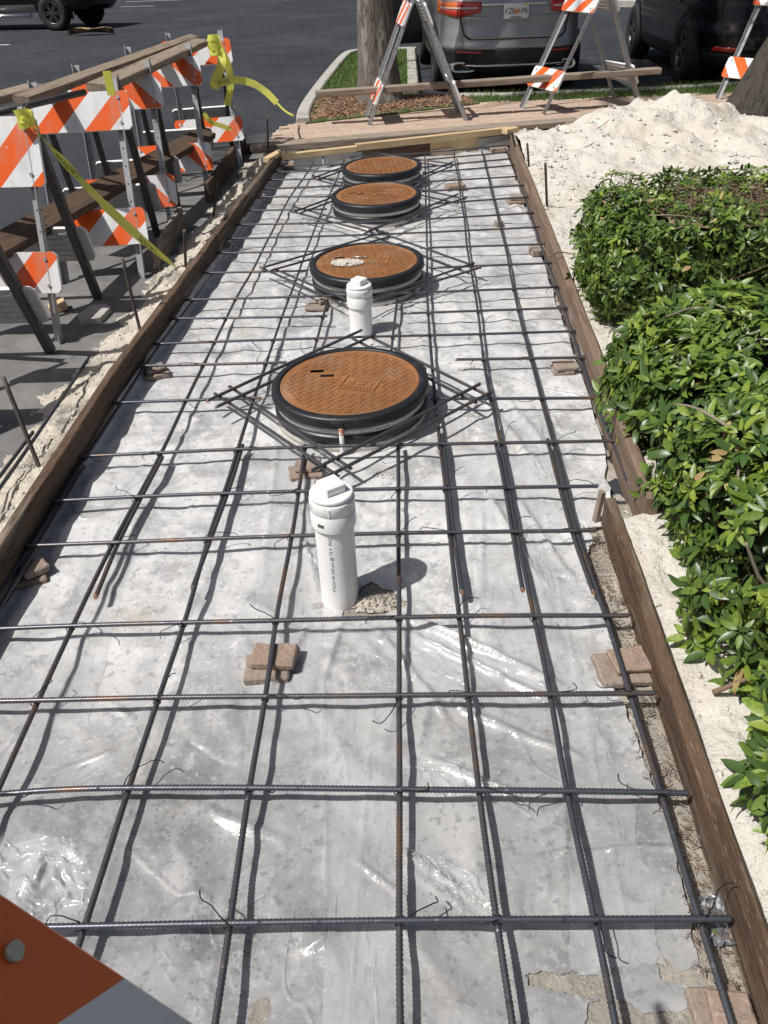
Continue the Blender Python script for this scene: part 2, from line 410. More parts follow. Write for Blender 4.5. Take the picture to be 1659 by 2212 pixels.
MT['chip'] = mat('mulch_chip', (0.27, 0.16, 0.095), rough=0.9, layers=[('N', 8, (0.14, 0.08, 0.05), 0.45, 0.65, 0.8), ('N', 17, (0.36, 0.27, 0.19), 0.55, 0.7, 0.7)])
MT['leafA'] = mat('leaf_green', (0.105, 0.175, 0.026), rough=0.42, spec=0.5, trans=0.22, layers=[('N', 7, (0.15, 0.225, 0.035), 0.45, 0.65, 0.8)])
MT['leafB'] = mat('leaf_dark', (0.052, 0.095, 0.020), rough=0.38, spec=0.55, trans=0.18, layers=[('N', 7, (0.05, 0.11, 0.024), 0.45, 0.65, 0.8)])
MT['leafC'] = mat('leaf_young', (0.25, 0.33, 0.05), rough=0.42, spec=0.5, trans=0.28, layers=[('N', 7, (0.11, 0.22, 0.03), 0.45, 0.65, 0.8)])
MT['leafD'] = mat('leaf_dead', (0.26, 0.17, 0.07), rough=0.7, layers=[('N', 9, (0.32, 0.28, 0.10), 0.45, 0.65, 0.8)])
MT['twig'] = mat('dry_twig', (0.20, 0.135, 0.09), rough=0.9, layers=[('N', 20, (0.10, 0.065, 0.045), 0.45, 0.65, 0.8)])
MT['branch'] = mat('pale_branch', (0.22, 0.185, 0.14), rough=0.85, layers=[('N', 30, (0.19, 0.155, 0.115), 0.45, 0.65, 0.8)])
MT['core'] = mat('hedge_inner_shade', (0.035, 0.042, 0.016), rough=.95, spec=.1, layers=[('N', 30, (0.06, 0.05, 0.025), .5, .65), ('N', 12, (.02, .03, .01), .5, .65)], bump=[('N', 35, 1.0, .03)])  # dark tone standing for the shade inside the hedges
MT['stem'] = mat('green_stem', (0.20, 0.28, 0.06), rough=0.5)
MT['glass'] = mat('dark_glass', (0.012, 0.014, 0.016), rough=0.06, spec=0.6)
MT['tyre'] = mat('tyre_rubber', (0.016, 0.016, 0.017), rough=0.75, layers=[('N', 20, (0.035, 0.033, 0.03), 0.5, 0.7, 0.6)])
MT['rim'] = mat('dark_alloy', (0.10, 0.10, 0.105), rough=0.35, metal=0.7)
MT['chrome'] = mat('chrome', (0.75, 0.76, 0.78), rough=0.12, metal=1.0)
MT['silverpaint'] = mat('silver_paint', (0.34, 0.34, 0.345), rough=0.30, metal=0.5, coat=0.8)
MT['blackpaint'] = mat('black_paint', (0.005, 0.0055, 0.007), rough=0.22, metal=0.0, spec=.35, coat=.25)
MT['trim'] = mat('black_trim', (0.012, 0.012, 0.014), rough=0.5)
MT['redlight'] = mat('tail_light_red', (0.42, 0.022, 0.012), rough=0.12, spec=0.6, coat=0.6)
MT['amber'] = mat('tail_light_amber', (0.62, 0.14, 0.03), rough=0.12, spec=0.6, coat=0.6)
MT['clear'] = mat('tail_light_clear', (0.55, 0.48, 0.42), rough=0.15)
MT['plate'] = mat('plate_white', (0.62, 0.65, 0.66), rough=0.4)
MT['plategreen'] = mat('plate_lettering', (0.03, 0.06, 0.045), rough=0.5)
MT['orange'] = mat('orange_print', (0.65, 0.22, 0.02), rough=0.5)

def wetfilm(name, alpha=None, tint=1.0):
    g = tint
    m = mat(name, (0.41 * g, 0.415 * g, 0.42 * g), rough=0.3, spec=0.5, alpha=alpha, coat=0.35,
            layers=[('N', 1.4, (0.56 * g, 0.56 * g, 0.55 * g), 0.40, 0.62, 0.85),
                    ('N', 4.5, (0.27 * g, 0.27 * g, 0.265 * g), 0.50, 0.66, 0.85),
                    ('N', 9, (0.60 * g, 0.60 * g, 0.60 * g), 0.50, 0.66, 0.75),
                    ('N', 2.1, (0.40 * g, 0.365 * g, 0.31 * g), 0.55, 0.70, 0.7),
                    ('N', 0.8, (0.64 * g, 0.64 * g, 0.64 * g), 0.50, 0.68, 0.6),
                    ('N', 3.1, (0.245 * g, 0.245 * g, 0.245 * g), 0.53, 0.63, 0.6),
                    ('N', 17, (0.66 * g, 0.66 * g, 0.66 * g), 0.55, 0.66, 0.55),
                    ('N', 34, (0.24 * g, 0.24 * g, 0.245 * g), 0.54, 0.66, 0.6),
                    ('N', 70, (0.63 * g, 0.63 * g, 0.63 * g), 0.55, 0.70, 0.7)],
            bump=[('N', 10, 0.16, 0.012), ('N', 55, 0.30, 0.005)], rough_noise=(12, 0.15, 0.42))
    # condensation beads under the film: small dark spots in patches
    t = m.node_tree; N = t.nodes; L = t.links
    b = N['Principled BSDF']
    old = b.inputs['Base Color'].links[0].from_socket
    tc = N.new('ShaderNodeTexCoord')
    vo = N.new('ShaderNodeTexVoronoi'); vo.inputs['Scale'].default_value = 62
    L.new(tc.outputs['Object'], vo.inputs['Vector'])
    sp = N.new('ShaderNodeMapRange'); sp.inputs['From Min'].default_value = 0.30; sp.inputs['From Max'].default_value = 0.20
    L.new(vo.outputs['Distance'], sp.inputs['Value'])
    pn = N.new('ShaderNodeTexNoise'); pn.inputs['Scale'].default_value = 3.3; pn.inputs['Detail'].default_value = 3
    L.new(tc.outputs['Object'], pn.inputs['Vector'])
    pm = N.new('ShaderNodeMapRange'); pm.inputs['From Min'].default_value = 0.50; pm.inputs['From Max'].default_value = 0.62; pm.inputs['To Max'].default_value = 0.55
    L.new(pn.outputs[0], pm.inputs['Value'])
    ml = N.new('ShaderNodeMath'); ml.operation = 'MULTIPLY'; L.new(sp.outputs[0], ml.inputs[0]); L.new(pm.outputs[0], ml.inputs[1])
    mx = N.new('ShaderNodeMix'); mx.data_type = 'RGBA'; L.new(ml.outputs[0], mx.inputs['Factor']); L.new(old, mx.inputs['A'])
    mx.inputs['B'].default_value = (0.20, 0.20, 0.20, 1)
    # near end painted darker, far end lighter, in place of grazing sky reflection
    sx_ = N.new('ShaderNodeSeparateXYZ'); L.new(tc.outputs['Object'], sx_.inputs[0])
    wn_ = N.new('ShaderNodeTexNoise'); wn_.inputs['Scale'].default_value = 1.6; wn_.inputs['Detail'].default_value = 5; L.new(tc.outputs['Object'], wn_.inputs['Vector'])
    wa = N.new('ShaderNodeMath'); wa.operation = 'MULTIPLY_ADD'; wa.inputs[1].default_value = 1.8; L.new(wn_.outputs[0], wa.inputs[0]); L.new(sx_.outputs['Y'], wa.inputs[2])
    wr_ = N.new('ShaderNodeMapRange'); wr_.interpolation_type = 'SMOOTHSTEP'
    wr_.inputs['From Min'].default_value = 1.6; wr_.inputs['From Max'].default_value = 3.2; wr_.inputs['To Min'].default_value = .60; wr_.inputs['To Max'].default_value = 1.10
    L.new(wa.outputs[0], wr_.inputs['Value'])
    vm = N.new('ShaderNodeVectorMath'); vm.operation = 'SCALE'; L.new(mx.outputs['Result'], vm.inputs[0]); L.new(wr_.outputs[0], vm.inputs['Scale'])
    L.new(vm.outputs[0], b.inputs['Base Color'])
    # creases: thin ridges where two noise levels meet
    nrm = b.inputs['Normal'].links[0].from_socket
    for sc_, wd, dist, st_ in ((0.9, .010, .010, .55), (2.6, .020, .005, .30), (9, .05, .002, .22)):
        n2 = N.new('ShaderNodeTexNoise'); n2.inputs['Scale'].default_value = sc_; n2.inputs['Detail'].default_value = 2; n2.inputs['Distortion'].default_value = .6
        L.new(tc.outputs['Object'], n2.inputs['Vector'])
        s1 = N.new('ShaderNodeMath'); s1.operation = 'SUBTRACT'; s1.inputs[1].default_value = .5; L.new(n2.outputs[0], s1.inputs[0])
        s2 = N.new('ShaderNodeMath'); s2.operation = 'ABSOLUTE'; L.new(s1.outputs[0], s2.inputs[0])
        s3 = N.new('ShaderNodeMapRange'); s3.interpolation_type = 'SMOOTHSTEP'; s3.inputs['From Min'].default_value = wd; s3.inputs['From Max'].default_value = 0.0
        L.new(s2.outputs[0], s3.inputs['Value'])
        mk = N.new('ShaderNodeTexNoise'); mk.inputs['Scale'].default_value = 1.1 + sc_ * .2; mk.inputs['Detail'].default_value = 1
        mo = N.new('ShaderNodeVectorMath'); mo.operation = 'ADD'; mo.inputs[1].default_value = (sc_, 3.3, 1.7); L.new(tc.outputs['Object'], mo.inputs[0]); L.new(mo.outputs[0], mk.inputs['Vector'])
        mm = N.new('ShaderNodeMapRange'); mm.inputs['From Min'].default_value = .48; mm.inputs['From Max'].default_value = .60; L.new(mk.outputs[0], mm.inputs['Value'])
        mu = N.new('ShaderNodeMath'); mu.operation = 'MULTIPLY'; L.new(s3.outputs[0], mu.inputs[0]); L.new(mm.outputs[0], mu.inputs[1])
        bn = N.new('ShaderNodeBump'); bn.inputs['Strength'].default_value = st_; bn.inputs['Distance'].default_value = dist
        L.new(mu.outputs[0], bn.inputs['Height']); L.new(nrm, bn.inputs['Normal']); nrm = bn.outputs[0]
    L.new(nrm, b.inputs['Normal']); L.new(nrm, b.inputs['Coat Normal'])
    # torn edge: the film ends where its own tear map says so
    out = N['Material Output']; last = out.inputs[0].links[0].from_socket
    at = N.new('ShaderNodeAttribute'); at.attribute_name = 'cover'
    n3 = N.new('ShaderNodeTexNoise'); n3.inputs['Scale'].default_value = 38; n3.inputs['Detail'].default_value = 4; L.new(tc.outputs['Object'], n3.inputs['Vector'])
    m1 = N.new('ShaderNodeMath'); m1.operation = 'MULTIPLY_ADD'; m1.inputs[1].default_value = .5; L.new(n3.outputs[0], m1.inputs[0]); L.new(at.outputs['Fac'], m1.inputs[2])
    m2 = N.new('ShaderNodeMath'); m2.operation = 'GREATER_THAN'; m2.inputs[1].default_value = .75; L.new(m1.outputs[0], m2.inputs[0])
    tp = N.new('ShaderNodeBsdfTransparent'); ms = N.new('ShaderNodeMixShader')
    L.new(m2.outputs[0], ms.inputs[0]); L.new(tp.outputs[0], ms.inputs[1]); L.new(last, ms.inputs[2]); L.new(ms.outputs[0], out.inputs[0])
    return m
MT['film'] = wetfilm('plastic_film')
def flap_mat(name, a):
    m = mat(name, (0.66, 0.67, 0.68), rough=0.14, spec=0.7, coat=.5, alpha=a, layers=[('N', 5, (0.46, 0.46, 0.46), 0.45, 0.65, 0.7)], bump=[('N', 14, 0.4, 0.01), ('N', 60, 0.2, 0.003)])
    t = m.node_tree; N = t.nodes
    ms = N['Material Output'].inputs[0].links[0].from_node
    at = N.new('ShaderNodeAttribute'); at.attribute_name = 'cover'
    mu = N.new('ShaderNodeMath'); mu.operation = 'MULTIPLY'; mu.inputs[1].default_value = a
    t.links.new(at.outputs['Fac'], mu.inputs[0]); t.links.new(mu.outputs[0], ms.inputs[0])
    return m
MT['flap'] = flap_mat('clear_film', .42)
MT['strip'] = flap_mat('thin_clear_film', .26)

# ------------------------------------------------------------------ setting
FORM_T = 0.16
LF = [W(-120, 1325, FORM_T), W(0, 1150, FORM_T), W(158, 928, FORM_T), W(370, 640, FORM_T), W(605, 325, FORM_T)]   # inner top edge, left
LFX = [Vector((-1.235, 0.25, FORM_T))] + [Vector((-1.215, 1.9, FORM_T))] + [LF[2]] + [LF[3]] + [LF[4]]
RN0, RN1 = Vector((0.625, 0.25, FORM_T)), Vector((0.735, 2.13, FORM_T))      # near right board, inner top edge
RF0, RF1 = Vector((0.845, 2.05, FORM_T)), W(1103, 291, FORM_T)               # far right board
def lerp_line(pts, y):
    for a, b in zip(pts, pts[1:]):
        if y <= b.y or b is pts[-1]:
            t = (y - a.y) / (b.y - a.y)
            return a.x + (b.x - a.x) * t
def xl(y): return lerp_line(LFX, y)
def xr(y):
    if y < 2.1: return lerp_line([RN0, RN1], y)
    return lerp_line([RF0, RF1], y)

# asphalt ground to the horizon
g = MB()
g.add([(-400, -300, -0.02), (400, -300, -0.02), (400, 700, -0.02), (-400, 700, -0.02)], [(0, 1, 2, 3)])
tag(obj('ground', g, mats=MT['asphalt']), 'dark asphalt parking lot surface', kind='structure')

# dusty lighter asphalt along the work site, grey sand dust
def apron_z(x, y):
    return -0.016
g = MB()
poly = []
def apron(u, v):
    y = 0.2 + v * 9.2
    xo = xl(min(y, 7.5)) - 0.02
    w = 2.6 + 0.9 * nz(0.4 * y, 3.1) - 0.10 * y
    return (xo - u * w, y, -0.0145)
g.grid(30, 60, apron)
MT['dust'] = mat('dusty_asphalt', (0.155, 0.152, 0.148), rough=0.9, spec=0.2,
                 layers=[('N', 1.6, (0.23, 0.225, 0.215), 0.45, 0.68, 0.8), ('N', 8, (0.11, 0.108, 0.106), 0.5, 0.7, 0.7), ('N', 45, (0.30, 0.29, 0.27), 0.6, 0.72, 0.6), ('V', 170, (0.07, 0.07, 0.07), 0.2, 0.05, 0.4)],
                 bump=[('N', 140, 0.4, 0.005)])
def fade_edges(m, scale=1.3):
    """break the outline of a dust sheet up with noise so that it thins out into the asphalt"""
    t = m.node_tree; N = t.nodes; L = t.links
    out = N['Material Output']; last = out.inputs[0].links[0].from_socket
    at = N.new('ShaderNodeAttribute'); at.attribute_name = 'cover'
    tc = N.new('ShaderNodeTexCoord'); nn = N.new('ShaderNodeTexNoise'); nn.inputs['Scale'].default_value = scale; nn.inputs['Detail'].default_value = 8
    L.new(tc.outputs['Object'], nn.inputs['Vector'])
    ad = N.new('ShaderNodeMath'); ad.operation = 'ADD'; L.new(at.outputs['Fac'], ad.inputs[0]); L.new(nn.outputs[0], ad.inputs[1])
    mr = N.new('ShaderNodeMapRange'); mr.inputs['From Min'].default_value = 0.75; mr.inputs['From Max'].default_value = 1.15
    L.new(ad.outputs[0], mr.inputs['Value'])
    tp = N.new('ShaderNodeBsdfTransparent'); mx = N.new('ShaderNodeMixShader')
    L.new(mr.outputs[0], mx.inputs[0]); L.new(tp.outputs[0], mx.inputs[1]); L.new(last, mx.inputs[2]); L.new(mx.outputs[0], out.inputs[0])
fade_edges(MT['dust'])
o = obj('asphalt_dust', g, mats=MT['dust'])
tag(o, 'thin grey construction dust over the asphalt beside the form', kind='structure')
at = o.data.attributes.new('cover', 'FLOAT', 'POINT')
for j in range(60):
    for i in range(30):
        u, v = i / 29, j / 59
        at.data[j * 30 + i].value = min(1.0, 1.15 * (1 - u)) * min(1.0, (1 - v) * 3 + 0.2)

# sand bed under the film and along the right board
g = MB()
def bed(u, v):
    y = 0.2 + v * 8.0
    a, b = xl(y) - 0.03, xr(y) + (0.14 if y < 2.35 else 0.05)
    x = a + u * (b - a)
    z = -0.008 + 0.004 * fbm(x * 7, y * 7)
    e = (x - (b - 0.30)) / 0.22
    if y > 2.25: z -= .012
    elif e > 0:
        z += min(1.0, e) * (0.014 + 0.016 * fbm(x * 9, y * 9, 2.0))
    return (x, y, z)
g.grid(120, 260, bed)
tag(obj('sand_bed', g, mats=MT['greysand']), 'sandy bed under the plastic film', kind='structure')

# right-hand sand and mound
def mound_h(x, y):
    d = x - (xr(min(y, 8.0)) + 0.04)
    base = 0.085 + 0.035 * fbm(x * 1.3, y * 1.3, 5.0) + min(max(y - 3, 0), 4) * 0.010
    def bump_(cx, cy, sx, sy, h):
        return h * math.exp(-(((x - cx) / sx) ** 2 + ((y - cy) / sy) ** 2))
    z = base
    z += bump_(2.85, 7.8, 0.75, 0.7, 0.19) + bump_(2.15, 7.6, 0.8, 0.7, 0.11) + bump_(2.2, 6.9, 1.0, 1.0, 0.07) + bump_(4.0, 6.5, 1.0, 1.2, 0.10)
    z -= bump_(1.65, 8.2, 0.35, 0.3, 0.10)
    amp = 0.022 + 0.10 * min(1, max(0, z - 0.12) / 0.25)
    z += amp * fbm(x * 3.2, y * 3.2, 1.0) + 0.013 * fbm(x * 8, y * 8, 2.0, 3) + 0.004 * nz(x * 30, y * 30)
    # runnels down the face of the mound
    z -= 0.030 * max(0, 1 - abs(x - 2.62 - 0.25 * (7.3 - y) + 0.06 * nz(y * 5, 1)) / 0.10) * math.exp(-((y - 7.2) / 0.5) ** 2)
    if y > 8.35:
        z -= (y - 8.35) * 0.55
    z -= max(0, (0.06 - d)) * 0.2
    return z
g = MB()
NU, NV = 190, 300
def sandr(u, v):
    y = 0.2 + 8.9 * v
    x0 = xr(min(y, 8.1)) + 0.045 - (0.0 if y < 8.1 else 0)
    if 2.05 < y < 2.2: x0 = xr(2.2) + 0.045
    x = x0 + 5.2 * (u ** 1.6)
    return (x, y, mound_h(x, y))
g.grid(NU, NV, sandr)
tag(obj('sand_mound', g, mats=MT['sand']), 'pale sand heaped along the right side', kind='structure')

# left sand ridge spilled along the left board
g = MB()
def sandl(u, v):
    y = 0.3 + 7.6 * v
    xo = xl(min(y, 7.6)) - 0.042
    w = 0.40 + 0.16 * fbm(y * 1.7, 4.2) + 0.05 * (y > 5)
    x = xo - u * w
    top = 0.085 + 0.045 * fbm(y * 2.1, 8.8)
    z = -0.035 + (top + 0.035) * (1 - u) ** 1.25 + (0.035 * fbm(x * 6, y * 6, 3.0) + 0.014 * fbm(x * 19, y * 19, 1.0, 3)) * (0.35 + 0.65 * (1 - u))
    return (x, y, z)
g.grid(60, 420, sandl)
tag(obj('sand_ridge', g, mats=mat('spilled_sand', (0.52, 0.475, 0.395), rough=0.95, spec=0.15,
    layers=[('N', 2.4, (0.20, 0.185, 0.165), 0.50, 0.62, 0.9), ('N', 11, (0.66, 0.61, 0.53), 0.48, 0.66, 0.7), ('N', 50, (0.28, 0.25, 0.21), 0.56, 0.72, 0.7)],
    bump=[('N', 30, 0.7, 0.02), ('N', 120, 0.6, 0.008)])), 'pale sand spilled along the outside of the left form board', kind='structure')

# loose crumbs of sand (nobody could count them)
g = MB()
def crumb(x, y, z, r):
    a = random.uniform(0, 6.28)
    vs = []
    for k in range(4):
        q = a + k * pi / 2
        vs.append((x + r * cos(q) * random.uniform(.7, 1.2), y + r * sin(q) * random.uniform(.7, 1.2), z + r * random.uniform(-.2, .3)))
    vs += [(x, y, z + r * random.uniform(.6, 1.0)), (x, y, z - r * .6)]
    g.add(vs, [(0, 1, 4), (1, 2, 4), (2, 3, 4), (3, 0, 4), (1, 0, 5), (2, 1, 5), (3, 2, 5), (0, 3, 5)])
for i in range(3400):
    y = 0.5 + 8.0 * random.random() ** 1.2
    x = xr(min(y, 8)) + 0.06 + 2.9 * random.random() ** 1.6
    r = random.choice([.003, .004, .005, .007, .012]) * (1 + y * 0.13)
    crumb(x, y, mound_h(x, y) + r * 0.15, r)
for i in range(3600):
    v = random.random(); u = random.random() ** 1.1 * 0.9
    p = sandl(u, v)
    r = random.choice([.002, .003, .004, .005, .008]) * (1 + p[1] * 0.05)
    crumb(p[0], p[1], p[2] + r * .2, r)
tag(obj('sand_crumbs', g, mats=MT['sand']), 'loose crumbs of pale sand', 'sand', kind='stuff')

# ------------------------------------------------------------------ plastic film
CREASES = [((745, 1325), (690, 1500), .012, .010), ((868, 1335), (1255, 1505), .017, .011), ((900, 1385), (1285, 1565), .014, .010), ((815, 1365), (1000, 1600), .012, .011), ((690, 1320), (560, 1520), .010, .010), ((1000, 1540), (1290, 1650), .012, .010), ((680, 1180), (640, 975), .010, .012), ((930, 1640), (1130, 1735), .013, .012), ((1060, 1085), (1180, 1290), .014, .013), ((1120, 1090), (1260, 1290), .013, .012), ((450, 1240), (330, 1480), .008, .014), ((1020, 830), (1160, 1010), .014, .016), ((610, 700), (560, 940), .010, .016),
           ((872, 1848), (1052, 1958), .008, .010), ((880, 1880), (1040, 1985), .006, .010), ((980, 1600), (1240, 1690), .006, .03),
           ((700, 1480), (706, 2212), .003, .006), ((720, 1640), (900, 1720), .007, .035), ((120, 1890), (20, 1930), .014, .02), ((100, 1860), (20, 2010), .012, .03),
           ((880, 1340), (1190, 1470), .012, .014), ((1000, 1420), (1260, 1500), .010, .014), ((660, 1180), (690, 1300), .012, .012),
           ((600, 960), (560, 1330), .005, .012), ((1090, 860), (1250, 1060), .012, .02), ((1100, 2110), (1270, 2130), .006, .015), ((30, 1870), (230, 1720), .012, .04),
           ((640, 1130), (560, 1640), .003, .008), ((1390, 1720), (1240, 1990), .004, .010), ((1225, 1560), (1215, 2060), .003, .008)]
CW = [(W(*a, 0).xy, W(*b, 0).xy, h, w) for a, b, h, w in CREASES]
_r = random.Random(77)
for _k in range(70):
    _y = .7 + 3.6 * _r.random() ** 1.3; _x = xl(_y) + .1 + (xr(_y) - xl(_y) - .25) * _r.random()
    _a = _r.choice([2.5, 2.65, .5, 1.5, 1.6, 0.05, 2.2]) + _r.uniform(-.25, .25); _L = _r.uniform(.05, .22) * (1 + .15 * _y)
    CW.append((Vector((_x, _y)), Vector((_x + _L * cos(_a), _y + _L * sin(_a))), _r.uniform(.002, .008), _r.uniform(.006, .012) * (1 + .15 * _y)))
# factory fold lines of the film
for _x0 in (-.95, -.66, -.39, -.11, .17, .44):
    CW.append((Vector((_x0, .5)), Vector((_x0 + .07 * 3, 3.6)), .0022, .006))
CBIN = {}
for _c in CW:
    for _b in range(int((min(_c[0].y, _c[1].y) - .1) / .1), int((max(_c[0].y, _c[1].y) + .1) / .1) + 1): CBIN.setdefault(_b, []).append(_c)
MANH = [W(757, 822, .16), W(793, 563, .16), W(813, 418, .16), W(825, 357, .16)]
def film_z(x, y):
    q1, q2 = x + .06 * nz(x * 5, y * 5, 3), y + .06 * nz(x * 5, y * 5, 8)
    z = 0.007 * fbm(x * 2.6, y * 2.6, 4.0, 3) + 0.014 * max(-.5, .32 - abs(nz(q1 * 4.6, q2 * 3.6, 9.0)) * 1.7) + 0.006 * nz(q1 * 10, q2 * 8, 1.0) + 0.0012 * nz(x * 26, y * 26, 2.0)
    z += 0.006 * (0.5 + 0.5 * sin(y * 9 + 3 * nz(x * 2, y))) * (0.5 + 0.5 * nz(x * 1.3, y * 1.1, 7))
    for a, b, h, w in CBIN.get(int(y / .1), ()):
        d = b - a; t = ((x - a.x) * d.x + (y - a.y) * d.y) / d.length_squared
        tt = min(1, max(0, t))
        q = sqrt((x - a.x - d.x * tt) ** 2 + (y - a.y - d.y * tt) ** 2)
        if q < w * 4:
            z += h * math.exp(-(q / w) ** 2) * sin(pi * min(1, max(0.15, tt + .1))) ** .5
    # the film rides up against the side boards
    z += 0.05 * max(0, 1 - (x - xl(y)) / 0.05) ** 2
    return 0.004 + z
def film_edge(y):
    if y > 2.08: return xr(y) - 0.015 - 0.02 * abs(nz(y * 3, 2)) - .10 * max(0, 1 - (y - 2.08) / .5) * (.6 + .8 * abs(nz(y * 6, 9)))
    e = 0.075 + 0.04 * fbm(y * 2.6, 11.0) + 0.012 * fbm(y * 13, 4.0)
    if y > 2.0: e -= 0.02
    return xr(min(y, 2.09)) - e
ys = []
y = 0.35
while y < 8.0:
    ys.append(y); y += 0.0068 + 0.0034 * max(0, y - 1.0)
nu = 270
g = MB()
vs = []
for y in ys:
    a, b = xl(min(y, 7.55)) + 0.001, film_edge(y)
    for i in range(nu):
        x = a + (b - a) * i / (nu - 1)
        z = film_z(x, y)
        if i > nu - 12 and y < 2.25: z += (.016 + .003 * nz(y * 6, 5.5) - z) * ((i - nu + 12) / 11) ** 1.5
        vs.append((x, y, z))
fs = [(j * nu + i, j * nu + i + 1, (j + 1) * nu + i + 1, (j + 1) * nu + i) for j in range(len(ys) - 1) for i in range(nu - 1)]
# tears in the film where bare sand shows
TEARS = [[(1130, 2098), (1290, 2105), (1340, 2160), (1250, 2150), (1140, 2128)],
         [(1268, 2170), (1330, 2150), (1395, 2190), (1480, 2180), (1540, 2100), (1600, 2230), (1270, 2230)],
         [(1420, 2060), (1470, 2095), (1545, 2098), (1540, 2125), (1470, 2130), (1425, 2110)],
         [(750, 1290), (800, 1255), (865, 1285), (880, 1305), (810, 1335), (735, 1330)]]
TW = [[W(*p, 0).xy for p in t] for t in TEARS]
def inside(poly, x, y):
    c = False; n = len(poly); j = n - 1
    for i in range(n):
        a, b = poly[i], poly[j]
        if (a.y > y) != (b.y > y) and x < (b.x - a.x) * (y - a.y) / (b.y - a.y) + a.x: c = not c
        j = i
    return c
def tear_cover(x, y):
    if y > 2.2: return 3.0
    best = 3.0
    for t in TW:
        d = 9.0; n = len(t)
        for i in range(n):
            a, b = t[i], t[(i + 1) % n]; e = b - a
            k = min(1, max(0, ((x - a.x) * e.x + (y - a.y) * e.y) / e.length_squared))
            d = min(d, sqrt((x - a.x - e.x * k) ** 2 + (y - a.y - e.y * k) ** 2))
        if inside(t, x, y): d = -d
        best = min(best, .5 + d / .05)
    return max(0.0, best)
tc_ = [tear_cover(v[0], v[1]) for v in vs]
vs = [(v[0], v[1], v[2] if c >= 3 else -.004 + (v[2] + .004) * (max(0, c - .3) / 2.7) ** .7) for v, c in zip(vs, tc_)]
g.add(vs, fs, smooth=True)
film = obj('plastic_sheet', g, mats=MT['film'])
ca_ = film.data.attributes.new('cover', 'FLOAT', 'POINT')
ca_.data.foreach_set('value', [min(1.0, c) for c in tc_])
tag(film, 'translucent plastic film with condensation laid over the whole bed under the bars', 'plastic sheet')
# loose laps of clear film on top of it
def flap(quad, label, seed, nu=90, nv=60, lift=0.003, amp=0.02, strip=False):
    a, b, c, d = [W(*q, 0.006) for q in quad]
    g = MB()
    def fn(u, v):
        p = (a * (1 - u) + b * u) * (1 - v) + (d * (1 - u) + c * u) * v
        p = p + Vector((.022 * fbm(u * 3, v * 3, seed), .022 * fbm(u * 3, v * 3, seed + 9), 0)) * 1.0
        r = max(0, .35 - abs(fbm(u * 2.0 + 2.5 * v, v * 4.5, seed + 3, 3)) * 1.6) + .3 * abs(nz(u * 9, v * 9, seed))
        edge = min(u, v, 1 - u, 1 - v)
        zz = film_z(p.x, p.y) + lift + amp * r * min(1, edge * 6 + .15)
        return (p.x, p.y, zz)
    g.grid(nu, nv, fn)
    o = drop('plastic_sheet', g, MT['strip' if strip else 'flap'], label, 'plastic sheet')
    ca = o.data.attributes.new('cover', 'FLOAT', 'POINT')
    ca.data.foreach_set('value', [1.0 if strip else min(1.0, 5.0 * min(i / (nu - 1), 1 - i / (nu - 1), j / (nv - 1), 1 - j / (nv - 1))) for j in range(nv) for i in range(nu)])
    return o
flap([(705, 1350), (872, 1335), (1075, 1500), (1290, 1520)][:2] + [(1300, 1525), (1010, 1625)], 'creased clear film lap right of the paver pair, between pipe and right board', 1.0)
flap([(1090, 870), (1190, 900), (1260, 1080), (1160, 1065)], 'loose clear film lap right of the nearest manhole', 2.0)
flap([(640, 1140), (700, 1170), (745, 1320), (690, 1315)], 'upturned film edge leaning on the nearest white pipe', 3.0, amp=0.03)
flap([(-60, 1800), (170, 1790), (240, 1960), (20, 2060)], 'puckered film swirl beside the orange barricade corner', 6.0, amp=.030)
flap([(590, 955), (690, 950), (700, 1640), (528, 1650)], 'long clear film overlap left of the tall pipe', 11.0, nu=60, nv=160, lift=.002, amp=.007, strip=True)
flap([(1000, 965), (1150, 985), (1240, 1480), (1055, 1490)], 'clear film overlap right of the tall pipe', 12.0, nu=60, nv=140, lift=.002, amp=.010, strip=True)
flap([(706, 1500), (850, 1490), (870, 2260), (702, 2260)], 'clear film overlap in the bottom centre between the middle bars', 13.0, nu=60, nv=160, lift=.002, amp=.006, strip=True)
flap([(255, 1000), (345, 1000), (190, 1560), (40, 1600)], 'clear film overlap near the left board', 14.0, nu=60, nv=140, lift=.002, amp=.008, strip=True)
flap([(1215, 1560), (1330, 1560), (1440, 2090), (1235, 2090)], 'clear film overlap along the right edge of the bed', 15.0, nu=60, nv=140, lift=.002, amp=.006, strip=True)
flap([(870, 1640), (960, 1630), (1180, 1740), (1040, 1770)], 'shiny creased film strip between centre bars', 7.0, amp=.02)
flap([(860, 1830), (930, 1820), (1110, 1960), (1010, 1985)], 'long glinting double crease in the film above the nearest crossbar', 8.0, amp=.02)
flap([(545, 960), (700, 950), (690, 1090), (520, 1110)], 'film lap below the nearest manhole, left of the tall pipe', 4.0, amp=.006)
flap([(1060, 1080), (1190, 1170), (1290, 1280), (1150, 1300)], 'glossy film lap under the bars near the board gap', 5.0, amp=.02)

# ------------------------------------------------------------------ pavement, island, kerbs
SW_Z = 0.06
walk = MB()
back = [W(646, 260, SW_Z), W(1037, 221, SW_Z), W(1543, 202, SW_Z), Vector((8.0, 10.5, SW_Z))]
front_l = W(588, 318, SW_Z)
wpoly = [Vector((front_l.x - .1, 8.25, 0)), Vector((1.45, 8.55, 0)), Vector((2.2, 8.75, 0)), Vector((8.0, 9.2, 0)), back[3], back[2], back[1], back[0], Vector((-0.98, 9.2, 0))]
walk.prism(wpoly, -0.03, SW_Z - 0.012)
wk = tag(obj('sidewalk', walk, mats=MT['greysand']), 'paver sidewalk crossing behind the pour', kind='structure')
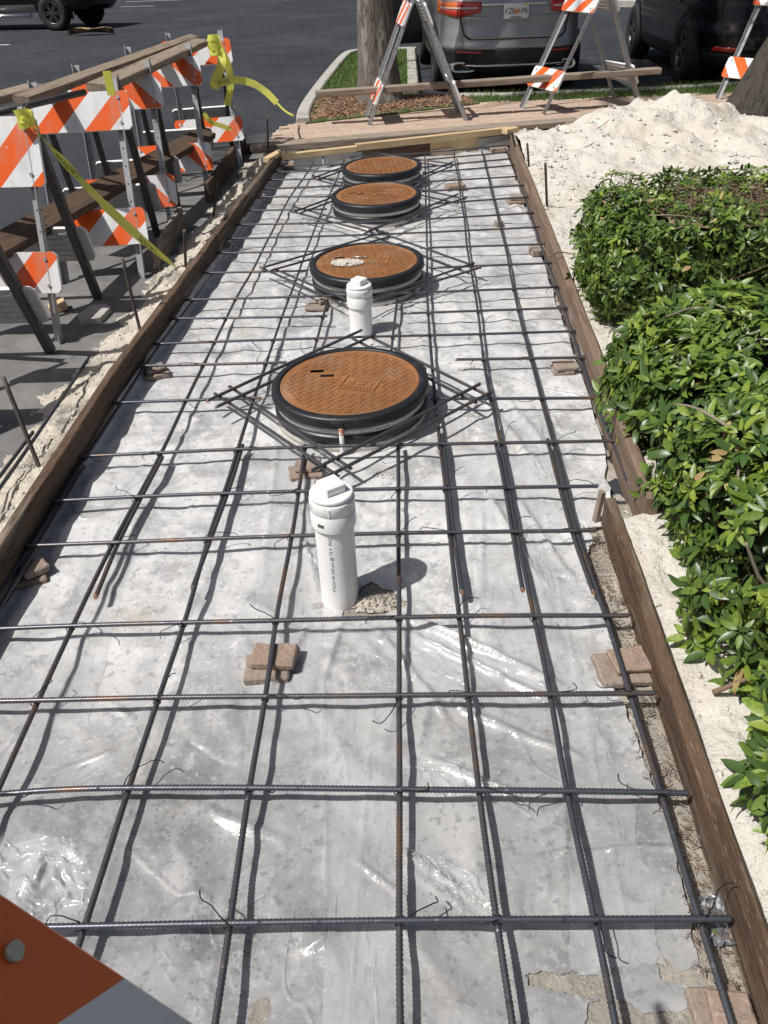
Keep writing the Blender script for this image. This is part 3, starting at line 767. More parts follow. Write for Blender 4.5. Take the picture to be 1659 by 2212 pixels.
# individual pavers, running bond, shared meshes
pv = []
for k in range(3):
    m_ = MB(); m_.box((0, 0, 0), (0.196, 0.096, 0.05), bev=0.006)
    pv.append(m_.mesh('paver_brick', MT['paver']))
wxy = [p.xy for p in wpoly]
WA = math.atan2(back[1].y - back[0].y, back[1].x - back[0].x) * 0.55
ca, sa = cos(WA), sin(WA)
cnt = 0
cells = []
for r in range(-4, 26):
    for c in range(-8, 40):
        u = -1.6 + c * 0.20 + (0.10 if r % 2 else 0); v = 7.6 + r * 0.10
        x = u * ca - (v - 9) * sa; y = u * sa + (v - 9) * ca + 9
        if inside(wxy, x, y) and inside(wxy, x - .09 * ca, y - .09 * sa):
            q = pix((x, y, SW_Z))
            if -40 < q[0] < 1700:
                cells.append((x, y))
cells.sort(key=lambda p: (p[0] > 4.2, p[1]))
rest = MB()
for k, (x, y) in enumerate(cells):
    if 1.25 < x < 1.95 and y < 8.95: continue
    z = SW_Z - 0.022 + random.uniform(-.002, .003)
    if k < 298:
        obj('paver', pv[k % 3], parent=wk, loc=(x, y, z), rot=(random.uniform(-.01, .01), random.uniform(-.01, .01), WA + random.uniform(-.012, .012)))
    else:
        rest.box((x, y, z), (0.194, 0.094, 0.05), rot=Matrix.Rotation(WA, 3, 'Z'))
if rest.v:
    tag(obj('paver_field', rest, parent=wk, mats=MT['paver']), kind='stuff')

def offset_poly(path, d):
    """offset an open xy path to its left by d"""
    out = []
    for i, p in enumerate(path):
        a = path[max(0, i - 1)]; b = path[min(len(path) - 1, i + 1)]
        t = (b - a).normalized()
        out.append(Vector((p.x - t.y * d, p.y + t.x * d)))
    return out
def smooth_path(pts, k=2):
    for _ in range(k):
        q = [pts[0]]
        for a, b in zip(pts, pts[1:]):
            q += [a * .75 + b * .25, a * .25 + b * .75]
        q.append(pts[-1]); pts = q
    return pts
def kerb(name, path, w, z0, z1, label, joint=1.5):
    root = thing(name, label, 'kerb', (path[0].x, path[0].y, z0))
    root['kind'] = 'structure'
    del root['category']
    # cut into cast lengths with a small joint
    L = 0; seg = [path[0]]; segs = []
    for a, b in zip(path, path[1:]):
        seg.append(b); L += (b - a).length
        if L > joint:
            segs.append(seg); seg = [b]; L = 0
    if len(seg) > 1: segs.append(seg)
    for s_ in segs:
        s_ = list(s_)
        d0 = (s_[1] - s_[0]).normalized(); s_[0] = s_[0] + d0 * .006
        inn = offset_poly(s_, -w)
        g = MB()
        n = len(s_)
        vs = []
        for i in range(n):
            o_, q = s_[i], inn[i]
            jt = 0.006 * nz(o_.x * 9, o_.y * 9)
            m1 = o_ * .88 + q * .12; m2 = o_ * .1 + q * .9
            vs += [(o_.x, o_.y, z0), (o_.x + jt, o_.y, z1 - .025), (m1.x, m1.y, z1 + jt * .4), (m2.x, m2.y, z1 + jt * .4), (q.x, q.y, z1 - .015), (q.x, q.y, z0)]
        fs = [(i * 6 + k, i * 6 + k + 1, (i + 1) * 6 + k + 1, (i + 1) * 6 + k) for i in range(n - 1) for k in range(5)]
        fs += [tuple(range(6))[::-1], tuple((n - 1) * 6 + k for k in range(6))]
        g.add(vs, fs)
        g.v = [(v[0] - path[0].x, v[1] - path[0].y, v[2] - z0) for v in g.v]
        obj('kerb_length', g, parent=root, mats=MT['concrete'])
    return root
KP = [W(640, 258, .1), W(640, 240, .1), W(655, 212, .1), W(700, 155, .1), W(733, 118, .1), W(752, 108, .1), W(800, 104, .1), W(900, 102, .1)]
kpath = smooth_path([p.xy for p in KP], 2)
kerb('kerb', kpath, 0.15, -0.02, 0.11, 'pale concrete kerb curving round the grass island')
kr = [W(897, 104, .1).xy, W(901, 140, .1).xy, W(905, 182, .1).xy, W(905, 196, .1).xy]
kerb('kerb', smooth_path(kr, 1), 0.15, -0.02, 0.108, 'straight concrete kerb between grass island and grey car')
isl = [p for p in offset_poly(kpath, -0.14)][3:-2] + [p for p in kr] + [W(1037, 219, .09).xy, W(880, 238, .09).xy, W(660, 262, .09).xy]
g = MB()
g.prism(isl, -0.02, 0.075)
tag(obj('grass_island', g, mats=MT['turf']), 'planted island round the palm', kind='structure')
# mulch in front of the palm
mul = [W(652, 240, .08).xy, W(690, 204, .08).xy, W(780, 196, .08).xy, W(890, 205, .08).xy, W(1000, 200, .08).xy, W(1037, 222, .08).xy, W(850, 242, .08).xy, W(660, 262, .08).xy]
g = MB()
cm = sum((p for p in mul), Vector((0, 0))) / len(mul)
def mulf(u, v):
    n = len(mul); q = u * n; i = int(q) % n; t = q - int(q)
    e = mul[i] * (1 - t) + mul[(i + 1) % n] * t
    p = cm * (1 - v) + e * v
    return (p.x, p.y, 0.088 + 0.02 * fbm(p.x * 5, p.y * 5) * (1 - v) - .02 * v * v)
g.grid(60, 14, mulf)
tag(obj('mulch_bed', g, mats=MT['mulch']), 'brown mulch bed in front of the palm', kind='structure')
g = MB()
for i in range(1500):
    p = Vector(mulf(random.random(), sqrt(random.random()) * .97))
    R_ = Euler((random.uniform(-.5, .5), random.uniform(-.5, .5), random.uniform(0, 6.3))).to_matrix()
    g.box(p + Vector((0, 0, .008)), (random.uniform(.03, .09), random.uniform(.008, .022), .005), rot=R_)
tag(obj('mulch_chips', g, mats=MT['chip']), 'loose brown mulch chips and dead leaves', 'mulch', kind='stuff')
# grass strip behind the sidewalk on the right
gs = [W(1037, 222, .07).xy, W(1543, 204, .07).xy, Vector((7.6, 10.3)), Vector((7.6, 10.95)), W(1500, 178, .07).xy, W(1240, 196, .07).xy, W(1000, 200, .07).xy]
g = MB(); g.prism(gs, -0.02, 0.055)
tag(obj('grass_strip', g, mats=MT['turf']), 'worn grass strip between sidewalk and parking bays', kind='structure')
ks = [W(900, 200, .09).xy, W(1100, 198, .09).xy, W(1240, 192, .09).xy, W(1420, 185, .09).xy, W(1560, 176, .09).xy, Vector((7.8, 11.15))]
kerb('kerb', ks[::-1], -0.13, -0.02, 0.085, 'low concrete kerb edge at the foot of the parking bays')
def blades(polys, n, zf, hmin, hmax, mi_skip=None):
    g = MB()
    for poly, k in polys:
        x0, x1 = min(p.x for p in poly), max(p.x for p in poly); y0, y1 = min(p.y for p in poly), max(p.y for p in poly)
        c = 0
        while c < k:
            x, y = random.uniform(x0, x1), random.uniform(y0, y1)
            if not inside(poly, x, y): continue
            c += 1
            if mi_skip and inside(mi_skip, x, y): continue
            h = random.uniform(hmin, hmax); a = random.uniform(0, 6.28); w = .004
            lx, ly = random.uniform(-.6, .6) * h, random.uniform(-.6, .6) * h
            g.add([(x - w * cos(a), y - w * sin(a), zf), (x + w * cos(a), y + w * sin(a), zf), (x + lx * .5 + w * .7 * cos(a), y + ly * .5 + w * .7 * sin(a), zf + h * .65), (x + lx, y + ly, zf + h)],
                  [(0, 1, 2), (0, 2, 3)])
    return g
tag(obj('lawn_grass', blades([(isl, 11000)], 0, .074, .025, .06, mul), mats=MT['grass']), 'short green grass on the palm island', 'grass', kind='stuff')
tag(obj('verge_grass', blades([(gs, 6500)], 0, .054, .02, .075), mats=MT['grass']), 'ragged grass of the verge by the parking bays', 'grass', kind='stuff')

# painted bay lines and far kerb
def line_strip(a, b, w, label):
    d = (b - a).normalized(); n = Vector((-d.y, d.x)) * w / 2
    g = MB()
    g.add([(*(a - n), -0.0155), (*(b - n), -0.0155), (*(b + n), -0.0155), (*(a + n), -0.0155)], [(0, 1, 2, 3)])
    c = centred(g)
    tag(obj('bay_line', g, loc=c, mats=MT['white']), label, kind='structure')
line_strip(W(1287, 142, -.02).xy, W(1405, 212, -.02).xy, .12, 'white bay line between grey car and black car')
line_strip(W(0, 67, -.02).xy, W(125, 65, -.02).xy, .12, 'white bay line under the pickup')
line_strip(W(0, 97, -.02).xy, W(20, 97, -.02).xy, .12, 'short white bay line at the left edge')
line_strip(W(260, 15, -.02).xy, W(332, 13, -.02).xy, .12, 'white bay line beyond the pickup')
line_strip(W(272, 4, -.02).xy, W(392, 0, -.02).xy, .12, 'farthest white bay line')
fk = [W(862, 12, 0).xy, W(1100, 8, 0).xy, W(1400, 12, 0).xy, Vector((12, 24.5))]
kerb('kerb', [p.copy() for p in fk[::-1]], -0.35, -0.02, 0.14, 'far concrete kerb beyond the parked cars', joint=4)
g = MB(); g.prism([fk[0] + Vector((0, .36)), fk[3] + Vector((0, .36)), Vector((12, 34)), Vector((1.6, 36))], -0.02, .1)
tag(obj('far_verge', g, mats=MT['turf']), 'grass verge beyond the far kerb', kind='structure')

# ------------------------------------------------------------------ boards
def basis(a, b, up=Vector((0, 0, 1)), roll=0.0):
    x = (b - a).normalized()
    y = up.cross(x).normalized(); z = x.cross(y)
    m = Matrix((x, y, z)).transposed()
    return m @ Matrix.Rotation(roll, 3, 'X')
def board_mesh(L, w, t, seed, n=14, wear=0.0025):
    """a plank along local X, w across local Y, t along local Z, with worn arrises"""
    g = MB(); c = min(w, t) * .12
    sec = [(-w / 2 + c, -t / 2), (w / 2 - c, -t / 2), (w / 2, -t / 2 + c), (w / 2, t / 2 - c), (w / 2 - c, t / 2), (-w / 2 + c, t / 2), (-w / 2, t / 2 - c), (-w / 2, -t / 2 + c)]
    vs = []
    for i in range(n + 1):
        x = -L / 2 + L * i / n
        for k, (yy, zz) in enumerate(sec):
            j = wear * nz(x * 6, k * 3.7, seed)
            vs.append((x + (wear * 2 * nz(k * 2.2, seed) if i in (0, n) else 0), yy + j, zz + wear * nz(x * 5, k * 1.9, seed + 4)))
    fs = [(i * 8 + k, (i + 1) * 8 + k, (i + 1) * 8 + (k + 1) % 8, i * 8 + (k + 1) % 8) for i in range(n) for k in range(8)]
    fs += [tuple(range(8)), tuple(n * 8 + k for k in range(8))[::-1]]
    g.add(vs, fs)
    return g
def plank(name, a, b, w, t, m, label, cat='plank', edge=False, seed=None, parent=None, group=None, roll=0.0):
    a, b = Vector(a), Vector(b)
    seed = seed if seed is not None else random.random() * 50
    g = board_mesh((b - a).length, w, t, seed)
    R_ = basis(a, b, roll=(pi / 2 if edge else 0) + roll)
    mw = R_.to_4x4(); mw.translation = (a + b) / 2
    o = obj(name, g, mats=m, mw=mw, parent=parent)
    if parent is None: tag(o, label, cat, group)
    return o

FH = 0.18
def form_side(a, b, off, label, m, h=FH, t=0.04, top=FORM_T):
    d = (b - a).normalized(); n = Vector((-d.y, d.x, 0)) * off
    c = Vector((0, 0, top - h / 2))
    A, B = Vector((a.x, a.y, 0)) + n * t / 2 + c, Vector((b.x, b.y, 0)) + n * t / 2 + c
    return plank('form_board', A, B, h, t, m, label, 'form board', edge=True)
form_side(LFX[0], LFX[2] + (LFX[3] - LFX[2]) * .35, 1, 'brown left form board nearest the camera, sand behind it', MT['form'])
form_side(LFX[2] + (LFX[3] - LFX[2]) * .353, LFX[3] + (LFX[4] - LFX[3]) * .3, 1, 'middle length of the brown left form board', MT['form'])
form_side(LFX[3] + (LFX[4] - LFX[3]) * .303, LFX[4], 1, 'far length of the left form board, up to the header', MT['form'])
form_side(RN0, RN1, -1, 'dark brown right form board nearest the camera, end cut by the hedge', MT['form'], t=0.036, top=.112, h=.14)
mid = RF0 + (RF1 - RF0) * .42
form_side(RF0, mid, -1, 'weathered right form board partly hidden by the hedge', MT['formR'])
form_side(mid + (RF1 - RF0) * .002, RF1, -1, 'weathered far right form board beside the sand mound', MT['formR'])
# pieces at the end of the near right board
plank('wood_stake', RN1 + Vector((-.016, .012, -.17)), RN1 + Vector((-.006, .014, -.032)), .022, .018, MT['plank'], 'pale wooden stake at the end of the near right board', 'stake')
# header of new lumber
hdz = 0.135
A, B = W(600, 340, hdz), W(1112, 283, hdz)
def hp(t, dz=0.0, dy=0.0): return A + (B - A) * t + Vector((0, dy, dz))
plank('header_board', hp(.015), hp(.31), .042, .05, MT['newwood'], 'short pale new lumber strip at the left of the header', 'board')
plank('header_board', hp(.312, .012), hp(.98, .012), .045, .06, MT['newwood'], 'long pale new lumber strip across the far end of the slab', 'board')
plank('header_board', hp(.315, -.075, .012), hp(.62, -.075, .012), .11, .025, MT['form'], 'reddish backing board under the header, left length', 'board', edge=True)
plank('header_board', hp(.623, -.072, .012), hp(.84, -.072, .012), .11, .025, MT['newwood'], 'tan backing board under the header, right length', 'board', edge=True)
plank('wood_block', W(575, 346, .16), W(603, 330, .16), .06, .035, MT['newwood'], 'small pale block where left form board meets header', 'block')
plank('wood_block', W(1090, 284, .17), W(1114, 279, .17), .07, .045, MT['newwood'], 'small pale block where right form board meets header', 'block')
for k, (u0, u1) in enumerate([(.06, .17), (.18, .33), (.83, .995)]):
    g = MB(); a, b = hp(u0, -.07, .01), hp(u1, -.07, .01)
    g.box((0, 0, 0), ((b - a).length, .05, .09), rot=basis(a, b), jit=.006)
    g.v = [tuple(Vector(v) + (a + b) / 2) for v in g.v]
    drop('stone_block', g, MT['concrete'], ['grey stone left end under the header', 'second grey stone under the header strips joint', 'grey stone under the header beside the right form board'][k], 'stone')
# heavy planks lying behind the header
plank('plank', W(542, 320, .11), W(1246, 262, .11), .20, .055, MT['plank'], 'long weathered grey plank lying just behind the header', 'plank')
plank('plank', W(520, 320, .03), W(760, 296, .03), .14, .05, MT['darkplank'], 'dark plank end under the long grey plank at the left', 'plank')
# loose boards standing on edge left of the form
def lie(p0, p1, z, w, t, m, label, edge=True, name='plank', cat='plank'):
    return plank(name, W(*p0, z), W(*p1, z), w, t, m, label, cat, edge=edge)
lie((448, 418), (528, 305), .06, .15, .04, MT['darkplank'], 'dark board standing on edge beside the left form, far one')
lie((338, 562), (392, 470), .055, .15, .035, MT['plank'], 'grey board standing on edge beside the left form, near one')
plank('wood_offcut', W(108, 668, .0), W(142, 655, .02), .09, .045, MT['newwood'], 'yellowish timber offcut on the asphalt below the nearest barricade', 'offcut')

# ------------------------------------------------------------------ reinforcing bars
ZL, ZT = 0.056, 0.0715
BR = 0.0065
def resample(pts, step):
    out = [pts[0].copy()]; acc = 0.0
    for a, b in zip(pts, pts[1:]):
        L = (b - a).length
        if L < 1e-6: continue
        d = (b - a) / L; s = step - acc
        while s <= L:
            out.append(a + d * s); s += step
        acc = L - (s - step)
    if (pts[-1] - out[-1]).length > step * .3: out.append(pts[-1].copy())
    return out
def rebar(pts, label, r=BR, group=None, name='rebar', cat='rebar', mi=None, ribs=True, seed=None, smooth=2):
    pts = [Vector(p) for p in pts]
    if len(pts) > 2: pts = smooth_path(pts, smooth)
    seed = seed if seed is not None else random.random() * 99
    # fine rings only where ribs can be made out
    res = []
    fine = []
    for a, b in zip(pts, pts[1:]):
        near = ribs and min(a.y, b.y) < 3.4
        seg = resample([a, b], 0.0046 if near else 0.06)
        if len(seg) < 2: seg = [a, b]
        for p in (seg if not res else seg[1:]):
            res.append(p); fine.append(near and p.y < 3.6)
    out = []
    for p in res:
        out.append(p + Vector((.005 * nz(p.x * 1.7, p.y * 1.7, seed), .005 * nz(p.x * 1.7, p.y * 1.7, seed + 5), .0015 * nz(p.x * 1.3, p.y * 1.3, seed + 9))))
    g = MB(); n = 8
    N = len(out); vs = []
    for i, p in enumerate(out):
        t = (out[min(i + 1, N - 1)] - out[max(i - 1, 0)]).normalized()
        ref = Vector((0, 0, 1)) if abs(t.z) < .9 else Vector((1, 0, 0))
        u = t.cross(ref).normalized(); w = u.cross(t)
        rr = r * (1.20 if (fine[i] and i % 2) else (0.93 if fine[i] else 1.03))
        for k in range(n):
            a = 2 * pi * k / n
            sh = (0.0042 * sin(a)) if fine[i] else 0.0
            q = p + rr * (cos(a) * u + sin(a) * w) + t * sh
            vs.append(q)
    fs = [(i * n + k, i * n + (k + 1) % n, (i + 1) * n + (k + 1) % n, (i + 1) * n + k) for i in range(N - 1) for k in range(n)]
    g.add(vs, fs, 0, True)
    g.f.append(tuple(range(n))[::-1]); g.m.append(1); g.sm.append(False)
    g.f.append(tuple((N - 1) * n + k for k in range(n))); g.m.append(1); g.sm.append(False)
    m0 = mi or MT['rebar']
    return drop(name, g, [m0, MT['rebar_end']], label, cat, group)

TR = [  # crossbars: list of pieces, each a list of photo points
    [[(-60, 2004), (500, 1994), (1000, 1983), (1578, 1984)]],
    [[(-70, 1722), (100, 1706), (280, 1701), (862, 1704), (1482, 1714)]],
    [[(-70, 1515), (600, 1503), (1415, 1497)]],
    [[(-70, 1361), (600, 1338), (1000, 1331), (1357, 1329)]],
    [[(33, 1180), (640, 1156), (1286, 1145)]],
    [[(98, 1083), (640, 1058), (1290, 1050)]],
    [[(163, 986), (640, 965), (1322, 953)]],
    [[(238, 871), (565, 859)], [(932, 861), (1316, 860)]],
    [[(296, 791), (618, 783)], [(985, 776), (1270, 772)]],
    [[(334, 743), (660, 731), (1252, 715)]],
    [[(361, 689), (714, 683)], [(867, 677), (1240, 665)]],
    [[(390, 648), (800, 637), (1206, 619)]],
    [[(424, 590), (661, 585)], [(928, 579), (1197, 568)]],
    [[(455, 547), (690, 543)], [(908, 536), (1186, 527)]],
    [[(480, 516), (800, 508), (1170, 490)]],
    [[(505, 486), (800, 480), (1157, 460)]],
    [[(522, 455), (706, 452)], [(925, 441), (1150, 425)]],
    [[(538, 426), (722, 424)], [(905, 414), (1134, 400)]],
    [[(556, 409), (800, 399), (1122, 381)]],
    [[(577, 389), (744, 386)], [(912, 374), (1111, 357)]],
    [[(588, 372), (744, 368)], [(905, 362), (1103, 343)]],
    [[(600, 359), (745, 355)], [(900, 347), (1098, 329)]],
    [[(612, 346), (850, 336), (1093, 314)]],
]
cross_xy = []
for i, pieces in enumerate(TR):
    for k, pc in enumerate(pieces):
        pts = [W(*p, ZT) for p in pc]
        n_ = ORD[i + 1]
        lab = f'steel crossbar, {n_} from the bottom of the picture' if len(pieces) == 1 else f'{["left", "right"][k]} piece of the {n_} crossbar from the bottom, cut at a manhole'
        if i == 0: lab = 'nearest steel crossbar at the bottom of the picture'
        rebar(pts, lab, group='crossbars of the reinforcing mat')
        cross_xy.append((i, pts))
LB = [
    ('doubled bar along the left form board', [[(-150, 1490), (0, 1282), (122, 1092), (175, 1004), (341, 748), (424, 642), (500, 532), (596, 388), (622, 348)]]),
    ('second lengthwise bar from the left form', [[(-130, 1990), (0, 1693), (85, 1506), (160, 1350), (245, 1170), (298, 1072), (345, 985), (400, 868), (446, 777), (510, 645), (543, 589), (565, 544), (595, 486), (625, 426), (661, 379), (685, 338)]]),
    ('third lengthwise bar from the left form', [[(105, 2240), (183, 1992), (278, 1702), (345, 1503), (400, 1340), (450, 1160), (487, 1058), (516, 960), (546, 866), (574, 788), (609, 683), (638, 607), (661, 544), (683, 484), (719, 407), (745, 342)]]),
    ('fourth lengthwise bar, running to the nearest manhole', [[(450, 2300), (497, 1990), (540, 1700), (577, 1500), (597, 1335), (630, 1155), (645, 1050), (659, 962)], [(677, 762), (690, 715), (708, 650)]]),
    ('centre lengthwise bar', [[(868, 2300), (864, 1985), (862, 1705), (861, 1497), (861, 1330), (861, 1150), (861, 1048), (859, 955)], [(846, 762), (852, 700), (858, 640)]]),
    ('lengthwise bar just right of the manholes', [[(1118, 2300), (1072, 1980), (1037, 1703), (1011, 1496), (993, 1330), (972, 1152), (960, 1048), (948, 957), (935, 805), (924, 657), (923, 578), (921, 472), (918, 334)]]),
    ('third lengthwise bar from the right board', [[(1345, 2300), (1283, 1980), (1225, 1710), (1188, 1495), (1150, 1330), (1117, 1145), (1099, 1050), (1079, 957), (1044, 775), (1031, 657), (1015, 578), (998, 435), (980, 331)]]),
    ('second lengthwise bar from the right board', [[(1608, 2300), (1509, 1982), (1426, 1709), (1357, 1495), (1307, 1330), (1245, 1145), (1220, 1050), (1195, 955), (1131, 718), (1108, 620), (1091, 530), (1065, 428), (1041, 325)]]),
    ('lengthwise bar along the far right board', [[(1356, 1045), (1322, 954), (1285, 862), (1226, 686), (1202, 620), (1168, 530), (1135, 428), (1106, 357), (1090, 320)]]),
]
long_xy = []
for i, (lab, pieces) in enumerate(LB):
    for k, pc in enumerate(pieces):
        pts = [W(*p, ZL) for p in pc]
        l2 = lab if k == 0 else lab.replace(', running to the nearest manhole', '') + ' continued beyond the nearest manhole'
        rebar(pts, 'steel ' + l2, group='lengthwise bars of the reinforcing mat')
        long_xy.append((i, lab, pts))
LAPS = [('left form bar', [(-70, 1418), (0, 1312), (130, 1098), (183, 1008)]), ('second bar from the left', [(205, 1291), (252, 1180), (305, 1078), (352, 988)]),
        ('third bar from the left', [(415, 1271), (458, 1160), (494, 1060), (524, 962)]), ('bar right of the manholes', [(997, 1279), (980, 1152), (967, 1048), (954, 940)]),
        ('third bar from the right board', [(1130, 1276), (1106, 1150), (1089, 1050), (1070, 955)]), ('second bar from the right board', [(1283, 1281), (1235, 1148), (1209, 1050), (1184, 950)])]
for lab, pc in LAPS:
    rebar([W(*p, ZL + .001) for p in pc], f'lap bar with rusty end tied beside the {lab}', group='lap bars')
# diamonds of trim bars round the manholes
DIA = [
    [[(463, 849), (731, 1030)], [(495, 834), (758, 1013)], [(447, 866), (782, 713)], [(467, 880), (812, 722)], [(800, 727), (1057, 857)], [(760, 731), (1031, 871)], [(683, 1043), (1061, 847)], [(668, 1019), (1035, 831)]],
    [[(563, 577), (758, 666)], [(593, 581), (772, 657)], [(563, 579), (832, 502)], [(578, 586), (842, 511)], [(814, 500), (1038, 579)], [(812, 513), (1012, 590)], [(800, 652), (1038, 578)], [(757, 661), (1024, 568)]],
    [[(634, 446), (838, 503)], [(631, 457), (820, 507)], [(632, 459), (808, 392)], [(646, 461), (815, 399)], [(806, 388), (1008, 430)], [(802, 396), (990, 440)], [(796, 497), (1008, 426)], [(785, 505), (990, 419)]],
    [[(675, 379), (838, 421)], [(679, 387), (825, 425)], [(675, 385), (815, 333)], [(684, 389), (822, 339)], [(812, 331), (990, 356)], [(812, 337), (975, 362)], [(818, 424), (993, 352)], [(806, 428), (978, 349)]],
]
SIDES = ['lower left outer', 'lower left inner', 'upper left outer', 'upper left inner', 'upper right outer', 'upper right inner', 'lower right outer', 'lower right inner']
MN = ['nearest manhole', 'second manhole', 'third manhole', 'farthest manhole']
for i, d in enumerate(DIA):
    for k, (a, b) in enumerate(d):
        z = ZT + BR * 2.05 + (BR * 2.05 if k // 2 in (1, 3) else 0)
        rebar([W(*a, z), W(*b, z)], f'diagonal trim bar on the {SIDES[k]} side of the {MN[i]}', group='trim bars round the manholes')
# spare bars lying outside the left board, steel stakes
rebar([W(-40, 1110, .10), W(60, 968, .10), W(195, 770, .095)], 'loose bar lying in the sand outside the left board')
rebar([W(-40, 1080, .10), W(70, 935, .10)], 'second short loose bar in the sand outside the left board')
rebar([W(400, 389, .0), W(520, 358, .06)], 'thin loose bar on the ground among the far barricades', ribs=False)
STK = [((12, 806), (84, 1000), .30, 'tall steel stake leaning outside the left board, nearest one'), ((264, 553), (300, 697), .34, 'steel stake left of the form, below the caution tape'),
       ((379, 526), (395, 565), .22, 'short steel stake beside the near board on edge'), ((572, 262), (578, 325), .30, 'thin steel stake at the left end of the header'),
       ((1189, 365), (1186, 452), .33, 'dark steel stake standing in sand beside far right board'), ((1150, 318), (1148, 374), .26, 'second steel stake outside the far right board'), ((1123, 305), (1123, 330), .2, 'short steel stake near the right end of the header'), ((452, 425), (456, 440), .18, 'stub of a steel stake by the left form')]
for (tx, ty), (bx, by), h, lab in STK:
    b = W(bx, by, .09)
    # top of the stake: on the view ray of its tip, at the depth that makes it this tall
    t = W(tx, ty, .09 + h)
    t = Vector((b.x + (t.x - b.x) * 1.0, b.y + max(-.12, min(.12, t.y - b.y)), .09 + h))
    rebar([b - Vector((0, 0, .09)), t], lab, r=.0085, name='steel_stake', cat='stake', mi=MT['stake'], ribs=False)

# tie wires at the crossings
def wire_mesh(kind):
    g = MB(); r = .0015
    loop = []
    for k in range(11):
        a = 2 * pi * k / 10
        loop.append((.0105 * cos(a) * .9, .0105 * cos(a) * .7, .0125 * sin(a)))
    g.tube(loop, r, 4, caps=False)
    loop2 = [(-p[0], p[1], p[2]) for p in loop]
    g.tube(loop2, r, 4, caps=False)
    rnd = random.Random(kind)
    p = Vector((0.004, -.004, .012)); d = Vector((rnd.uniform(-1, 1), rnd.uniform(-1, .4), rnd.uniform(-.1, .5))).normalized()
    tail = [p.copy()]
    n = 5 + kind % 4
    for i in range(n):
        p = p + d * .0125; d = (d + Vector((rnd.uniform(-.3, .3), rnd.uniform(-.3, .3), rnd.uniform(-.22, .08)))).normalized(); tail.append(p.copy())
    # hooked end
    h = Vector((d.y, -d.x, .2)) * (1 if kind % 2 else -1)
    for i in range(3):
        d = (d + h * .9).normalized(); p = p + d * .008; tail.append(p.copy())
    g.tube(tail, r, 4)
    return g.mesh('tie_wire', MT['wire'])
WM = [wire_mesh(k) for k in range(9)]
def seg_x(a, b, c, d):
    r = b - a; s = d - c
    den = r.x * s.y - r.y * s.x
    if abs(den) < 1e-9: return None
    t = ((c.x - a.x) * s.y - (c.y - a.y) * s.x) / den
    u = ((c.x - a.x) * r.y - (c.y - a.y) * r.x) / den
    if 0 <= t <= 1 and 0 <= u <= 1: return a + r * t
LNAME = ['left form bar', 'second long bar from the left', 'third long bar from the left', 'fourth long bar from the left', 'centre long bar', 'long bar right of the manholes', 'third long bar from right', 'second long bar from right', 'right board bar']
wn = 0
for i, tp in cross_xy:
    if i > 11: continue
    for j, lab, lp in long_xy:
        for a, b in zip(tp, tp[1:]):
            hit = None
            for c, d in zip(lp, lp[1:]):
                hit = seg_x(a, b, c, d)
                if hit: break
            if hit:
                o = obj('tie_wire', WM[wn % 9], loc=(hit.x, hit.y, (ZL + ZT) / 2), rot=(0, 0, random.uniform(-.5, .5) + (pi if random.random() < .4 else 0)))
                tag(o, f'black tie wire where {ORD[i + 1]} crossbar from the bottom meets {LNAME[j]}', 'tie wire', 'tie wires of the reinforcing mat')
                wn += 1
                break

# ------------------------------------------------------------------ text
def text_geo(s, size, align='CENTER', extrude=0.0):
    c = bpy.data.curves.new('lettering', 'FONT'); c.body = s; c.size = size; c.align_x = align; c.align_y = 'CENTER'
    c.extrude = extrude; c.resolution_u = 2
    o = bpy.data.objects.new('lettering', c); COL.objects.link(o)
    dg = bpy.context.evaluated_depsgraph_get()
    me = bpy.data.meshes.new_from_object(o.evaluated_get(dg))
    vs = [v.co.copy() for v in me.vertices]; fs = [tuple(p.vertices) for p in me.polygons]
    bpy.data.objects.remove(o); bpy.data.curves.remove(c); bpy.data.meshes.remove(me)
    return vs, fs

